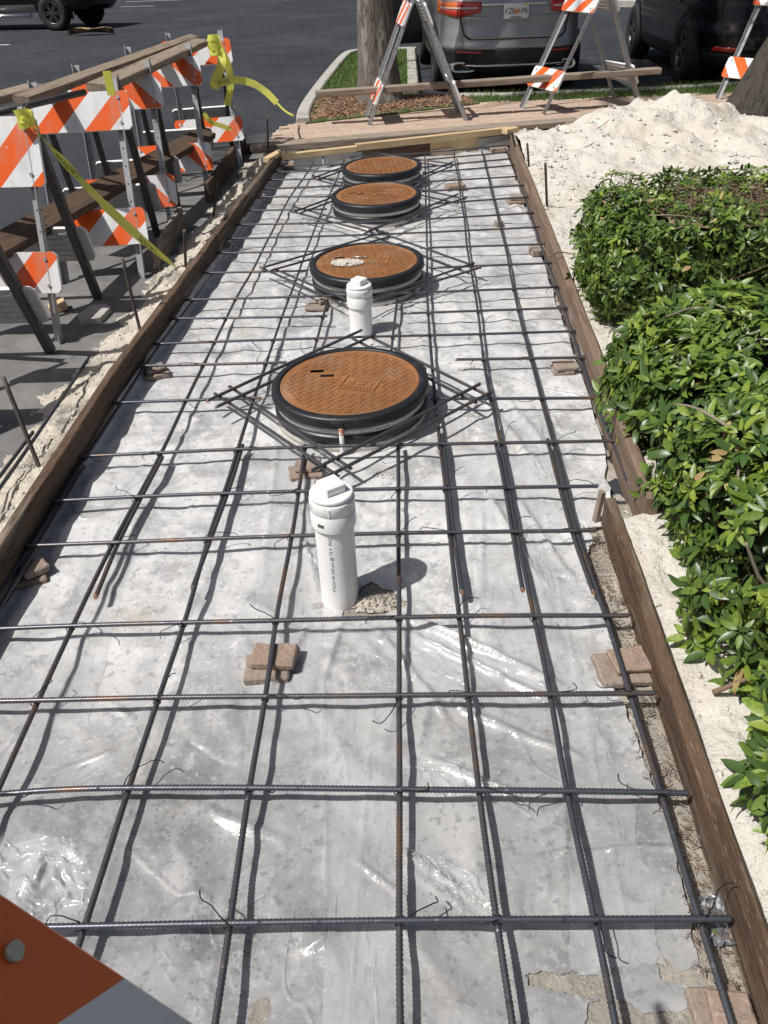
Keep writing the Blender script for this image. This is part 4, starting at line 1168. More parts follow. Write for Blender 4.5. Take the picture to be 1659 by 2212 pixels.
# ------------------------------------------------------------------ manholes
USF = text_geo('USF', 0.066, extrude=.0012)
def manhole(i, loc, rz, label):
    t = thing('manhole', label, 'manhole', (loc.x, loc.y, 0), rz, 'manholes in a row')
    t.rotation_euler = (radians(.8), radians(-1.0), rz)
    R = .290; Z = .162
    g = MB()
    # cover with two pick holes: radial grid, holes left open
    holes = [(-.150, .104, .058, .034), (-.098, .058, .058, .034)]
    n = 64
    prof = [0, .05, .1, .15, .2, .25, .285, .298]
    # build disc as fine square grid clipped to a circle, so that holes can be cut
    st = .0116; m = int(R / st) + 1
    idx = {}; vs = []; fs = []
    def inh(x, y):
        for hx, hy, w, h in holes:
            dx, dy = x - hx, y - hy
            if abs(dx) < w / 2 and abs(dy) < h / 2: return True
        return False
    def vid(a, b):
        if (a, b) not in idx:
            x, y = a * st, b * st
            q = sqrt(x * x + y * y)
            if q > R: x, y = x * R / q, y * R / q
            idx[(a, b)] = len(vs); vs.append((x, y, Z - .004))
        return idx[(a, b)]
    for a in range(-m, m):
        for b in range(-m, m):
            cx_, cy_ = (a + .5) * st, (b + .5) * st
            if cx_ * cx_ + cy_ * cy_ > (R + .003) ** 2: continue
            if inh(cx_, cy_): continue
            fs.append((vid(a, b), vid(a + 1, b), vid(a + 1, b + 1), vid(a, b + 1)))
    g.add(vs, fs)
    g.lathe([(R + .0005, Z - .03), (R + .0005, Z - .004), (R - .006, Z - .001), (R - .012, Z - .004)], 72)
    cv = obj('cover', g, parent=t, mats=MT['rust'])
    # raised tread
    g = MB()
    p = .0215
    for a in range(-15, 16):
        for b in range(-15, 16):
            x, y = a * p + (p / 2 if b % 2 else 0), b * p * .92
            if x * x + y * y > (R - .028) ** 2: continue
            if abs(x - .045) < .085 and abs(y + .03) < .075: continue
            if any(abs(x - h[0]) < .038 and abs(y - h[1]) < .028 for h in holes): continue
            ang = pi / 4 if (a + b) % 2 else -pi / 4
            g.box((x, y, Z - .0028), (.019, .0055, .0024), rot=Matrix.Rotation(ang, 3, 'Z'))
    tr = tag(obj('tread_pattern', g, parent=cv, mats=MT['rust']), kind='stuff')
    # emblem
    g = MB(); er = Matrix.Rotation(radians(-18 + 180), 3, 'Z'); ec = Vector((.045, -.03, Z - .002))
    g.add([er @ Vector((v.x, v.y - .012, v.z)) + ec for v in USF[0]], USF[1])
    for k in range(9): g.box(er @ Vector((-.056 + k * .014, .044, 0)) + ec, (.004 + .004 * (k % 2), .016, .0025), rot=er)
    for (x, y, w, h) in ((0, .058, .15, .003), (0, -.055, .15, .003), (.074, 0, .003, .11), (-.074, 0, .003, .11), (0, .030, .15, .002)):
        g.box(er @ Vector((x, y, 0)) + ec, (w, h, .004), rot=er)
    obj('emblem', g, parent=cv, mats=MT['rust'])
    # black frame ring
    g = MB()
    g.lathe([(R + .002, Z - .03), (R + .002, Z + .002), (R + .006, Z + .004), (R + .030, Z + .001), (R + .036, Z - .004), (R + .038, Z - .034), (R + .034, Z - .040), (R + .026, Z - .044), (R + .020, Z - .046), (R + .010, Z - .050)], 72)
    for k in range(3):
        a = .4 + k * 2.1
        g.box(((R + .041) * cos(a), (R + .041) * sin(a), Z - .022), (.014, .05, .022), rot=Matrix.Rotation(a, 3, 'Z'))
    obj('frame_ring', g, parent=t, mats=MT['black'])
    # upper clamp, rubber boot, lower clamp, base
    def band(name, r, z0, z1, m_, n=72):
        g = MB(); g.lathe([(r - .006, z0), (r, z0), (r, (z0 + z1) / 2), (r, z1), (r - .006, z1)], n); return obj(name, g, parent=t, mats=m_)
    band('clamp', R + .021, Z - .078, Z - .050, MT['steel'])
    g = MB(); g.lathe([(R + .008, Z - .048), (R + .016, Z - .079), (R + .028, Z - .082), (R + .031, Z - .088), (R + .030, Z - .116), (R + .024, Z - .122), (R + .012, Z - .124), (R + .010, Z - .150)], 72)
    obj('rubber_boot', g, parent=t, mats=MT['black'])
    band('clamp', R + .026, Z - .150, Z - .122, MT['steel'])
    g = MB(); g.lathe([(R + .012, Z - .149), (R + .030, Z - .151), (R + .034, Z - .158), (R + .036, -.03)], 72)
    obj('base_collar', g, parent=t, mats=MT['concrete'])
    # dark shaft seen through the pick holes
    g = MB(); g.lathe([(R - .02, -.03), (R - .02, Z - .02)], 32, close=False); obj('shaft', g, parent=t, mats=MT['black'])
    g = MB(); g.lathe([(.26, Z - .05), (.0001, Z - .049)], 24); obj('inner_pan', g, parent=t, mats=MT['sticker'])
    if i == 0:
        for nm, txt, z, a0, r in (('clamp_label', 'Upper Clamp', Z - .064, -1.12, R + .0222), ('clamp_label', 'Lower Clamp', Z - .136, -1.27, R + .0272)):
            g = MB()
            def lab(u, v, r=r, z=z, a0=a0): a = a0 + (u - .5) * .26; return (r * cos(a), r * sin(a), z + (v - .5) * .020)
            g.grid(10, 2, lab)
            tv, tf = text_geo(txt, .0125)
            g.add([((r + .0012) * cos(a0 + v.x / r), (r + .0012) * sin(a0 + v.x / r), z + v.y) for v in tv], tf, 1)
            o = obj(nm, g, parent=t, mats=[MT['sticker'], MT['inkdark']])
    return t
ML = ['rusty manhole nearest the camera, inside a diamond of bars', 'second rusty manhole, sand spilled on its cover', 'third rusty manhole from the camera', 'farthest rusty manhole, just before the header']
for i, p in enumerate(MANH):
    manhole(i, p, radians([-2, 8, 20, 4][i]), ML[i])
# sand and a bolt on the second cover
g = MB()
c2 = MANH[1]
for k in range(420):
    a = random.uniform(0, 6.28); q = random.random() ** .6
    x, y = c2.x - .115 + q * .095 * cos(a), c2.y - .035 + q * .06 * sin(a)
    r = random.choice([.003, .004, .006, .008]); z = .162 + r * .5 + .008 * max(0, 1 - q * 1.4) * random.random()
    vs = [(x + r, y, z), (x - r * .5, y + r * .9, z), (x - r * .5, y - r * .9, z), (x, y, z + r * 1.2), (x, y, z - r)]
    g.add(vs, [(0, 1, 3), (1, 2, 3), (2, 0, 3), (1, 0, 4), (2, 1, 4), (0, 2, 4)])
tag(obj('spilled_sand', g, mats=mat('white_sand', (0.75, 0.72, 0.66), rough=.95)), 'small spill of white sand on the second manhole cover', 'sand', kind='stuff')
g = MB(); bx, by = c2.x - .085, c2.y + .055
g.tube([(bx, by, .168), (bx + .075, by - .012, .168)], .0035, 6); g.tube([(bx + .072, by - .0115, .168), (bx + .079, by - .0127, .168)], .007, 6)
drop('bolt', g, MT['bolt'], 'steel bolt lying on the second manhole cover beside the sand', 'bolt')

# ------------------------------------------------------------------ pipes
def cleanout(base, h, label, printed, rz, sc=1.0, lean=(0, 0)):
    t = thing('cleanout_pipe', label, 'pipe', (base.x, base.y, 0), rz)
    t.rotation_euler = (lean[0], lean[1], rz)
    r = .0572 * sc
    g = MB(); g.lathe([(r, -.03), (r, .02), (r, h * .5), (r, h - .10)], 48); obj('pipe', g, parent=t, mats=MT['pvc'])
    z0 = h - .115
    g = MB()
    g.lathe([(r, z0 - .001), (r * 1.115, z0 - .0005), (r * 1.125, z0 + .003), (r * 1.125, z0 + .052), (r * 1.105, z0 + .054), (r * 1.105, z0 + .057), (r * 1.13, z0 + .059), (r * 1.13, z0 + .088), (r * 1.11, z0 + .092), (r * 1.03, z0 + .093)], 48)
    for k in range(6):
        a = k * pi / 3 + .4
        g.box((r * 1.13 * cos(a), r * 1.13 * sin(a), z0 + .074), (.004, .006, .024), rot=Matrix.Rotation(a, 3, 'Z'))
    obj('coupling', g, parent=t, mats=MT['pvc'])
    g = MB()
    g.lathe([(r * 1.03, z0 + .088), (r * 1.03, z0 + .095), (r * 1.08, z0 + .097), (r * 1.08, z0 + .105), (r * 1.03, z0 + .109), (r * .9, z0 + .1095), (.0005, z0 + .110)], 48)
    pl = obj('plug', g, parent=t, mats=MT['pvc'])
    g = MB(); g.box((0, 0, z0 + .124), (.062 * sc, .062 * sc, .028), bev=.004, rot=Matrix.Rotation(.55, 3, 'Z')); obj('square_nut', g, parent=pl, mats=MT['pvc'])
    if printed:
        tv, tf = text_geo('4"SCH 40 220 psi @ 73 F  PVC', .0135, align='LEFT')
        a0 = -pi / 2 - .18
        g = MB(); rr = r + .0006
        tl = max(v.x for v in tv); k = (h - .20) / tl
        g.add([(rr * cos(a0 - v.y / rr), rr * sin(a0 - v.y / rr), .07 + v.x * k) for v in tv], tf)
        obj('print', g, parent=t, mats=MT['ink'])
        g = MB(); rr = r * 1.125 + .0006
        random.seed(3)
        x = -.70
        while x < -.38:
            w = random.choice([.006, .010, .018]); 
            def bar(u, v, x=x, w=w): a = -pi / 2 + x + u * w; return (rr * cos(a), rr * sin(a), z0 + .020 + v * .012)
            g.grid(3, 2, bar); x += w + random.choice([.006, .012])
        obj('print', g, parent=t, mats=MT['inkdark'])
        random.seed(11)
    return t
P1 = W(735, 1290, 0)
cleanout(P1, .405, 'tall white plastic cleanout pipe with square plug, nearest the camera', True, 0.0)
P2 = W(781, 722, 0)
cleanout(P2, .27, 'shorter white plastic cleanout pipe between first and second manholes', False, .4)
# small stub pipe with orange paint in front of the nearest manhole
def stub(px, py, h, r, label, orange=True):
    b = W(px, py, 0)
    t = thing('pipe_stub', label, 'pipe', (b.x, b.y, 0))
    g = MB(); g.lathe([(r * .75, h - .012), (r * .78, h), (r, h), (r, h * .55), (r, -.02)][::-1], 20); obj('pipe', g, parent=t, mats=MT['pvc'])
    if orange:
        g = MB(); g.lathe([(r + .0004, h + .0003), (r + .0004, h - .022), (r + .0004, h - .03)][::-1], 20); obj('paint_band', g, parent=t, mats=mat('orange_paint', (.68, .17, .04), rough=.6, layers=[('N', 60, (.8, .78, .74), .5, .55)]))
    return t
stub(741, 985, .125, .0095, 'thin white stub pipe with orange painted top at the nearest manhole')
stub(824, 398, .085, .009, 'thin stub pipe between the third and farthest manholes', False)
# white fittings half hidden beside the third manhole
g = MB(); b = W(746, 470, 0)
g.lathe([(.07, -.01), (.07, .03), (.055, .05), (.03, .06), (.001, .062)], 20, c=(b.x, b.y, 0))
drop('white_cap', g, MT['pvc'], 'white pipe cap low down left of the third manhole', 'pipe cap')
# soil heap in the torn film by the tall pipe
g = MB()
pc = W(812, 1300, 0)
def heap(u, v):
    a = 2 * pi * u; q = v
    R_ = .070 + .018 * nz(3 * cos(a), 3 * sin(a))
    x, y = pc.x + 1.25 * q * R_ * cos(a), pc.y + .62 * q * R_ * sin(a)
    return (x, y, -.004 + .018 * (1 - q * q) + .007 * fbm(x * 30, y * 30) * (1 - q * .6))
g.grid(48, 16, heap)
tag(obj('soil_patch', g, mats=mat('pipe_soil', (.40, .36, .30), rough=.95, layers=[('N', 30, (.26, .23, .19), .5, .66), ('N', 80, (.55, .51, .44), .55, .68)], bump=[('N', 60, .8, .01)])), 'bare sandy soil at the foot of the tall pipe', kind='structure')
g = MB()
for k in range(160):
    p = heap(random.random(), random.random() ** .5)
    r = random.choice([.002, .003, .004, .006]); x, y, z = p; z += r * .3
    g.add([(x + r, y, z), (x - r * .6, y + r, z), (x - r * .6, y - r, z), (x, y, z + r), (x, y, z - r)], [(0, 1, 3), (1, 2, 3), (2, 0, 3), (1, 0, 4), (2, 1, 4), (0, 2, 4)])
tag(obj('soil_crumbs', g, mats=MT['greysand']), 'crumbs of soil at the foot of the tall pipe', 'soil', kind='stuff')

# ------------------------------------------------------------------ paver pieces propping the bars
def brick_mesh(w, d, h, seed, rough=.0065):
    random.seed(seed)
    bm = bmesh.new(); bmesh.ops.create_cube(bm, size=1.0)
    bmesh.ops.scale(bm, vec=(w, d, h), verts=bm.verts)
    bmesh.ops.bevel(bm, geom=bm.edges[:], offset=.004, segments=1, affect='EDGES')
    bmesh.ops.subdivide_edges(bm, edges=[e for e in bm.edges if e.calc_length() > .03], cuts=2, use_grid_fill=True)
    for v in bm.verts:
        q = v.co * 30
        v.co += Vector((nz(q.x, q.y, q.z + seed), nz(q.y, q.z, q.x + seed), .4 * nz(q.z, q.x, q.y + seed))) * rough
    me = bpy.data.meshes.new('paver_piece'); bm.to_mesh(me); bm.free()
    me.materials.append(MT['brick'])
    return me
BRK = []   # px, py of the base centre, [(dx, dy, w, d, h, rz)], description
BRK = [((583, 1450), [(-.004, 0, .125, .10, .032, .05), (.014, .022, .125, .085, .032, -.10)], 'left of centre on the film, beside the fourth long bar'),
       ((1340, 1455), [(0, 0, .135, .115, .036, .06), (.022, .012, .10, .085, .030, .12)], 'at the right board beside the near hedge'),
       ((1555, 2215), [(0, 0.0, .095, .115, .030, .04), (.016, -.014, .078, .11, .028, -.04)], 'in the bottom right corner'),
       ((662, 1030), [(0, 0, .125, .085, .032, .16), (.006, .018, .10, .075, .032, .02)], 'below the nearest manhole'),
       ((1214, 806), [(0, 0, .095, .09, .034, .02), (.008, .0, .10, .085, .030, .10)], 'near the right board level with the nearest manhole'),
       ((70, 1250), [(0, 0, .10, .09, .03, .3), (.012, .01, .08, .07, .034, .7)], 'at the left board near the left edge'),
       ((340, 815), [(0, 0, .12, .075, .03, .35), (-.01, .02, .10, .07, .028, .6)], 'at the left board beside the nearest manhole'),
       ((1165, 550), [(0, 0, .12, .10, .055, .1)], 'at the right board level with the second manhole'),
       ((1118, 438), [(-.01, -.01, .14, .09, .03, .1), (.0, .01, .12, .09, .034, -.1)], 'at the right board level with the third manhole'),
       ((488, 547), [(0, 0, .12, .08, .03, .2), (-.005, .015, .10, .075, .03, .5)], 'at the left board level with the second manhole'),
       ((686, 668), [(0, 0, .12, .10, .03, -.2), (.03, .02, .06, .05, .035, .6)], 'between the first two manholes'),
       ((556, 442), [(0, 0, .12, .09, .055, .4)], 'at the left board level with the third manhole'),
       ((1077, 489), [(0, 0, .05, .05, .04, .4)], 'under the second long bar from the right, midway'),
       ((1078, 331), [(0, 0, .16, .10, .05, .1)], 'at the far right corner of the slab'),
       ((984, 411), [(0, 0, .15, .09, .045, .2)], 'right of the third manhole'),
       ((627, 366), [(0, 0, .12, .10, .05, .5)], 'at the far left end of the left board'),
       ((955, 334), [(0, 0, .20, .10, .06, .1)], 'behind the farthest manhole'),
       ]
bs = 0
for (px, py), st, where in BRK:
    b = W(px, py, 0); z = film_z(b.x, b.y) + .001
    fit = min(1.0, (ZL - BR - .002 - z) / sum(q[4] + .001 for q in st))      # the bars rest on the stack
    for k, (dx, dy, w, d, h, rz) in enumerate(st):
        h *= fit
        me = brick_mesh(w, d, h, bs); bs += 1
        o = obj('paver_piece', me, loc=(b.x + dx, b.y + dy, z + h / 2), rot=(random.uniform(-.012, .012), random.uniform(-.012, .012), rz))
        z += h + .001
        pre = '' if len(st) == 1 else ['lower ', 'upper '][k]
        tag(o, f'{pre}paver piece {where}', 'paver', 'paver pieces propping the bars')
random.seed(21)

# ------------------------------------------------------------------ barricades
def leg_mat(name, base_m, dark):
    return base_m
def barricade(loc, rz, label, H=1.05, S=0.42, half=.25, up=(.61, .21), lo=(.61, .21), front_dir=1, off=0.0, wear=True, legs=('galv', 'legdark'), lo_front=True, up_back=False, lo_back=True, back_m=None, group='striped barricades', base_z=-.02, up_c=.82, lo_c=.27, tape=None, period=.30):
    t = thing('barricade', label, 'barricade', (loc[0], loc[1], base_z), rz, group)
    Lg = sqrt(H * H + S * S)
    for side in (-1, 1):          # -1 the frame towards the camera, +1 the far frame
        ang = math.atan2(S, H) * side
        for sx in (-1, 1):
            g = MB(); w = .042; th = .004
            # angle iron: two flanges
            g.box((0, side * w / 2, Lg / 2), (th, w, Lg)); g.box((-sx * w / 2, 0, Lg / 2), (w - th - .0004, th, Lg - .001))
            # punched holes as proud dark rings
            for k in range(3, int(Lg / .05) - 1, 2):
                for yy in (-.006,):
                    g.box((-sx * w * .55, -side * .0026 * -1, k * .05), (.008, .0016, .008), mi=1)
                    g.box((sx * .0028, side * w * .5, k * .05), (.0016, .008, .008), mi=1)
            mtx = Matrix.Translation((sx * half, side * S, 0)) @ Matrix.Rotation(ang, 4, 'X')
            m_ = MT[legs[0] if side < 0 else legs[1]]
            obj('leg', g, parent=t, mats=[m_, MT['inkdark']], mw=mtx)
        # panels lie on the outer face of each frame
        specs = []
        if side < 0: specs = [(up, up_c, True, True), (lo, lo_c, True, lo_front)]
        else: specs = [(up, up_c, False, up_back), (lo, lo_c, False, lo_back)]
        for (pw, ph), zc, front, show in specs:
            if not show: continue
            q = zc * Lg
            g = MB()
            c_ = .02
            prof = [(-pw / 2 + c_, -ph / 2), (pw / 2 - c_, -ph / 2), (pw / 2, -ph / 2 + c_), (pw / 2, ph / 2 - c_), (pw / 2 - c_, ph / 2), (-pw / 2 + c_, ph / 2), (-pw / 2, ph / 2 - c_), (-pw / 2, -ph / 2 + c_)]
            n = 8; T = .011
            vs = [(x, -T, z) for x, z in prof] + [(x, T, z) for x, z in prof]
            g.add(vs, [tuple(range(n))], 0)
            g.add(vs, [tuple(range(n, 2 * n))[::-1]], 1)
            g.add(vs, [(i, n + i, n + (i + 1) % n, (i + 1) % n) for i in range(n)], 2)
            # ribs moulded into the back
            for k in range(-2, 3):
                g.box((0, T + .002, k * ph / 6), (pw * .86, .004, .006), mi=1)
            for sx in (-.32, 0, .32):
                g.box((sx * pw, T + .0022, 0), (.006, .0044, ph * .8), mi=1)
            key = (front_dir, round(off, 3), round(period, 3))
            sm = STR.get(key)
            if sm is None: sm = STR[key] = stripe_mat('stripes_%d' % len(STR), front_dir, period, off)
            mtx = Matrix.Translation((0, side * S, 0)) @ Matrix.Rotation(ang, 4, 'X') @ Matrix.Translation((0, side * .030, q))
            if side > 0: mtx = mtx @ Matrix.Rotation(pi, 4, 'Z')
            pn = obj('panel', g, parent=t, mats=[sm, MT['panelback'], MT['panelwhite']], mw=mtx)
            g = MB()
            for sx in (-1, 1):
                for sz in (-.32, .32):
                    g.tube([(sx * half * .98, -T - .0005, sz * ph), (sx * half * .98, -T - .006, sz * ph)], .009, 8)
            for k, part in enumerate(('bolt',) * 4):
                sx, sz = [(-1, -.32), (-1, .32), (1, -.32), (1, .32)][k]
                g2 = MB(); g2.tube([(sx * half * .98, -T - .0005, sz * ph), (sx * half * .98, -T - .006, sz * ph)], .009, 8)
                obj('bolt', g2, parent=pn, mats=MT['bolt'])
    return t
STR = {}
BAR = [
    ((-1.63, 4.20), -.06, 'nearest left barricade in view, scuffed large top panel, caution tape knotted on it', dict(up=(.61, .31), lo=(.61, .20), front_dir=-1, off=.06, S=.30, up_c=.82, lo_c=.32, H=1.07)),
    ((-1.47, 5.28), .10, 'second left barricade, planks resting behind its striped panel', dict(front_dir=-1, off=.02, S=.42, up_c=.84)),
    ((-1.46, 6.10), .14, 'third left barricade, stripes slanting the other way', dict(front_dir=1, off=.10, S=.40, up_c=.83)),
    ((-1.38, 7.20), .14, 'fourth left barricade, below the end of the grey planks', dict(front_dir=1, off=.02, S=.46, up_c=.82)),
    ((-1.30, 8.35), .22, 'farthest left barricade with yellow tape wrapped round its leg', dict(front_dir=-1, off=.0, S=.46, up_c=.84)),
    ((-1.66, 3.34), -.02, 'barricade at the left edge showing only its dark far leg', dict(front_dir=-1, off=.1, S=.42, up_c=.84, lo_back=True)),
]
for (loc, rz, lab, kw) in BAR:
    c, s_ = cos(rz), sin(rz)
    # loc is the top of the right-hand legs; the root sits at the middle of the frame
    rx, ry = loc[0] - .25 * c, loc[1] - .25 * s_
    barricade((rx, ry), rz, lab, **kw)
# three barricades on the sidewalk seen from the end
barricade((0.50, 9.42), radians(-86), 'end-on barricade in front of the palm', H=1.15, S=.50, front_dir=-1, off=.05, base_z=.06, legs=('galv', 'galv'), up_back=True, group='barricades on the sidewalk', up_c=.84, lo_c=.24)
barricade((2.38, 9.80), radians(-70), 'end-on barricade in front of the gap between the parked cars', H=1.15, S=.60, front_dir=-1, off=.1, base_z=.06, legs=('galv', 'galv'), up_back=True, group='barricades on the sidewalk', up_c=.86, lo_c=.26)
barricade((4.55, 10.0), radians(-58), 'barricade partly hidden by the leaning tree', H=1.15, S=.52, front_dir=1, off=.0, base_z=.06, legs=('galv', 'galv'), up_back=True, group='barricades on the sidewalk', up_c=.84, lo_c=.26)
# the barricade right at the camera: only a corner of one of its panels reaches into the picture
CAMP = Vector((0, 0, CAMH))
def ray(px, py): return FWD + (px - CX) / FPX * RGT - (py - CY) / FPX * UPV
pnrm = Vector((.76, .08, .40)).normalized()
Bc = CAMP + ray(400, 2212) * .50
def onp(px, py):
    d = ray(px, py); return CAMP + d * ((Bc - CAMP).dot(pnrm) / d.dot(pnrm))
Ac, Qc, Q2 = onp(0, 1945), onp(260, 2115), onp(115, 2212)
ex = (Bc - Ac).normalized(); ez = pnrm.cross(ex).normalized()
if ez.dot(Q2 - Qc) > 0: ez = -ez            # ez points out over the free edge
if ez.cross(ex).dot(pnrm) < 0: pass
pw, ph = .62, .21
pc_ = Ac + ex * ((Bc - Ac).length * .5 - .05) - ez * ph / 2
mtx = Matrix((ex, ez.cross(ex), ez)).transposed().to_4x4()
root = thing('barricade', 'striped barricade right at the camera, orange corner in the bottom left', 'barricade', (pc_.x, pc_.y, -.02), 0, 'striped barricades')
mtx.translation = pc_ - Vector((pc_.x, pc_.y, -.02))
q1 = Vector(((Qc - pc_).dot(ex), (Qc - pc_).dot(ez))); q2 = Vector(((Q2 - pc_).dot(ex), (Q2 - pc_).dot(ez)))
sgn_ = -(q2.x - q1.x) / (q2.y - q1.y)
per_ = .40
off_ = (per_ - (q1.x + sgn_ * q1.y)) % per_       # the orange half ends at this line
g = MB(); g.box((0, 0, 0), (pw, .014, ph), bev=.003)
pn = obj('panel', g, parent=root, mats=[stripe_mat('stripes_near', sgn_, per_, off_)], mw=mtx)
ysg = 1 if mtx.to_3x3() @ Vector((0, 1, 0)) @ pnrm > 0 else -1
bq = onp(3, 2068)
lx, lz = (bq - pc_).dot(ex), (bq - pc_).dot(ez)
g = MB(); g.tube([(lx, ysg * .0072, lz), (lx, ysg * .0105, lz)], .0052, 18)
obj('bolt', g, parent=pn, mats=mat('dull_rivet', (.42, .43, .36), rough=.5, metal=.3, layers=[('N', 60, (.2, .26, .16), .5, .6)]))
for k, sx in enumerate((-.27, .27)):
    a = pc_ + ex * sx - ez * .02 - pnrm * .03
    foot = Vector((a.x - .02, a.y - .02, -.02))
    g = MB(); g.tube([foot - Vector((pc_.x, pc_.y, -.02)), a + Vector((0, 0, .02)) - Vector((pc_.x, pc_.y, -.02))], .016, 4, smooth=False)
    obj('leg', g, parent=root, mats=MT['galv'])

# planks and a pipe laid over the barricades
def plank_w(a, b, w, t_, m, label, edge=False, roll=0.0):
    return plank('plank', a, b, w, t_, m, label, 'plank', edge=edge, roll=roll)
plank_w(W(45, 216, 1.0), W(419, 81, 1.0), .09, .04, MT['plank'], 'long grey plank laid across the left barricade tops', roll=.2)
plank_w(W(212, 190, .985), W(437, 90, .985), .14, .045, MT['plank'], 'shorter grey plank on the barricade tops, nearer the slab', roll=.1)
plank_w(W(-60, 228, .95), W(74, 190, .97), .15, .045, MT['plank'], 'brown plank end poking in at the left edge')
plank_w(W(-60, 565, .46), W(446, 288, .34), .16, .05, MT['darkplank'], 'dark sloping plank resting on the lower barricade panels', roll=.3)
g = MB(); g.tube([W(-60, 256, 1.0), W(183, 199, 1.02)], .017, 10)
drop('pipe', g, MT['legdark'], 'black pipe lying across the nearest barricades', 'pipe')
plank_w(W(682, 203, .36), W(1424, 152, .40), .12, .06, MT['plank'], 'long brown plank resting on the sidewalk barricades, in front of the cars')

# ------------------------------------------------------------------ caution tape
def ribbon(path, wid, twist, thick=.0006):
    """path of points, unit width vector per point"""
    g = MB(); N = len(path)
    vs = []
    for p, w in zip(path, twist):
        vs += [p - w * wid / 2, p - w * wid / 6 + Vector((0, 0, .004)), p + w * wid / 6 + Vector((0, 0, .002)), p + w * wid / 2]
    g.add(vs, [(i * 4 + k, i * 4 + k + 1, (i + 1) * 4 + k + 1, (i + 1) * 4 + k) for i in range(N - 1) for k in range(3)], 0, True)
    return g
def view_w(p, d):
    """width direction square to the path, facing the open side"""
    v = (Vector((0, 0, CAMH)) - p).normalized()
    return d.cross(v).normalized()
ta, tb = W(60, 262, 1.0), W(384, 581, .17)
N_ = 44; path = []; tw = []
tdir = (tb - ta).normalized()
for i in range(N_ + 1):
    s_ = i / N_
    p = ta + (tb - ta) * s_ + Vector((0, 0, -.05 * sin(pi * s_)))
    base = view_w(p, tdir)
    a = 1.1 * sin(s_ * 14 + .5) if s_ < .45 else .45 * sin(s_ * 9)
    if s_ > .9: a += (s_ - .9) * 8
    base = Matrix.Rotation(a + .4, 3, tdir) @ base
    path.append(p); tw.append(base * (1 if .42 < s_ < .92 else .8))
tt = thing('caution_tape', 'yellow caution tape running from nearest barricade down to the left form board', 'tape', tuple(ta))
def local(g, o0):
    g.v = [(v[0] - o0.x, v[1] - o0.y, v[2] - o0.z) for v in g.v]; return g
obj('tape_strip', local(ribbon(path, .047, tw), ta), parent=tt, mats=MT['tape'])
tv, tf = text_geo('CAUTION', .040)
tlen = max(v.x for v in tv) - min(v.x for v in tv)
for s0 in (.22, .76):
    vs = []
    L_ = (tb - ta).length
    for v in tv:
        s_ = s0 - v.x / L_ * .72
        s_ = min(.999, max(.001, s_)); i = int(s_ * N_); f_ = s_ * N_ - i
        p = path[i] * (1 - f_) + path[min(i + 1, N_)] * f_; w = tw[i] * (1 - f_) + tw[min(i + 1, N_)] * f_
        nrm = tdir.cross(w).normalized()
        if nrm.dot(Vector((0, 0, CAMH)) - p) < 0: nrm = -nrm
        vs.append(p + w * v.y + nrm * .005 - ta)
    g = MB(); g.add(vs, tf); obj('lettering', g, parent=tt, mats=MT['inkdark'])
# knot at the top
def knot(c, r, n, parent, o0, hgt=.08, seed=1):
    g = MB(); rnd = random.Random(seed)
    pts = []; wv = []
    for i in range(n * 10):
        a = i / 10 * 2 * pi
        z = c.z + hgt * (i / (n * 10) - .5) + rnd.uniform(-.004, .004)
        rr = r * rnd.uniform(.85, 1.2)
        pts.append(Vector((c.x + rr * cos(a), c.y + rr * sin(a), z))); wv.append(Vector((rnd.uniform(-.4, .4), rnd.uniform(-.4, .4), 1)).normalized())
    g = ribbon(pts, .045, wv)
    return obj('knot', local(g, o0), parent=parent, mats=MT['tape'])
knot(ta + Vector((-.01, .01, .01)), .036, 3, tt, ta, .06, 2)
# second tape on the farthest barricade
tt2c = W(462, 92, 1.03)
tt2 = thing('caution_tape', 'yellow caution tape wrapped round the farthest left barricade with loose tails', 'tape', tuple(tt2c))
knot(tt2c + Vector((0, 0, -.02)), .045, 4, tt2, tt2c, .13, 5)
def tail(pts, wid, nm, seed):
    P_ = smooth_path([Vector(p) for p in pts], 2); wv = []
    for i, p in enumerate(P_):
        d = (P_[min(i + 1, len(P_) - 1)] - P_[max(0, i - 1)]).normalized()
        wv.append(Matrix.Rotation(.8 * nz(i * .35, seed), 3, d) @ view_w(p, d))
    obj(nm, local(ribbon(P_, wid, wv), tt2c), parent=tt2, mats=MT['tape'])
    return P_, wv
ye = 7.9
def WY(px, py, y):
    """point seen at px,py at distance y ahead"""
    d = FWD + (px - CX) / FPX * RGT - (py - CY) / FPX * UPV
    return Vector((0, 0, CAMH)) + d * (y / d.y)
tail([WY(468, 95, 7.85), WY(480, 122, 7.8), WY(478, 145, 7.75), WY(466, 172, 7.75), WY(461, 190, 7.75)], .075, 'tape_tail', 1)
tail([WY(472, 100, 7.9), WY(490, 130, 7.95), WY(499, 165, 8.0), WY(497, 200, 8.0), WY(490, 228, 8.0)], .06, 'tape_tail', 2)
pth, wv = tail([WY(457, 186, 7.7), WY(480, 177, 7.75), WY(510, 172, 7.85), WY(545, 178, 8.0), WY(575, 198, 8.2), WY(598, 222, 8.5)], .06, 'tape_tail', 3)
tail([WY(598, 222, 8.5), WY(615, 240, 8.9), WY(634, 250, 9.3)], .02, 'tape_tail', 4)
tail([WY(440, 245, 7.6), WY(455, 265, 7.6), WY(480, 272, 7.7), WY(500, 280, 7.8)], .04, 'tape_tail', 6)
tv2, tf2 = text_geo('CAUTION', .045)
Nn = len(pth) - 1
vs = []
for v in tv2:
    s_ = .25 + v.x / 1.0 * .8; s_ = min(.99, max(.01, s_)); i = int(s_ * Nn); f_ = s_ * Nn - i
    p = pth[i] * (1 - f_) + pth[i + 1] * f_; w = wv[i]
    nrm = (Vector((0, 0, CAMH)) - p).normalized()
    vs.append(p - w * v.y + nrm * .006 - tt2c)
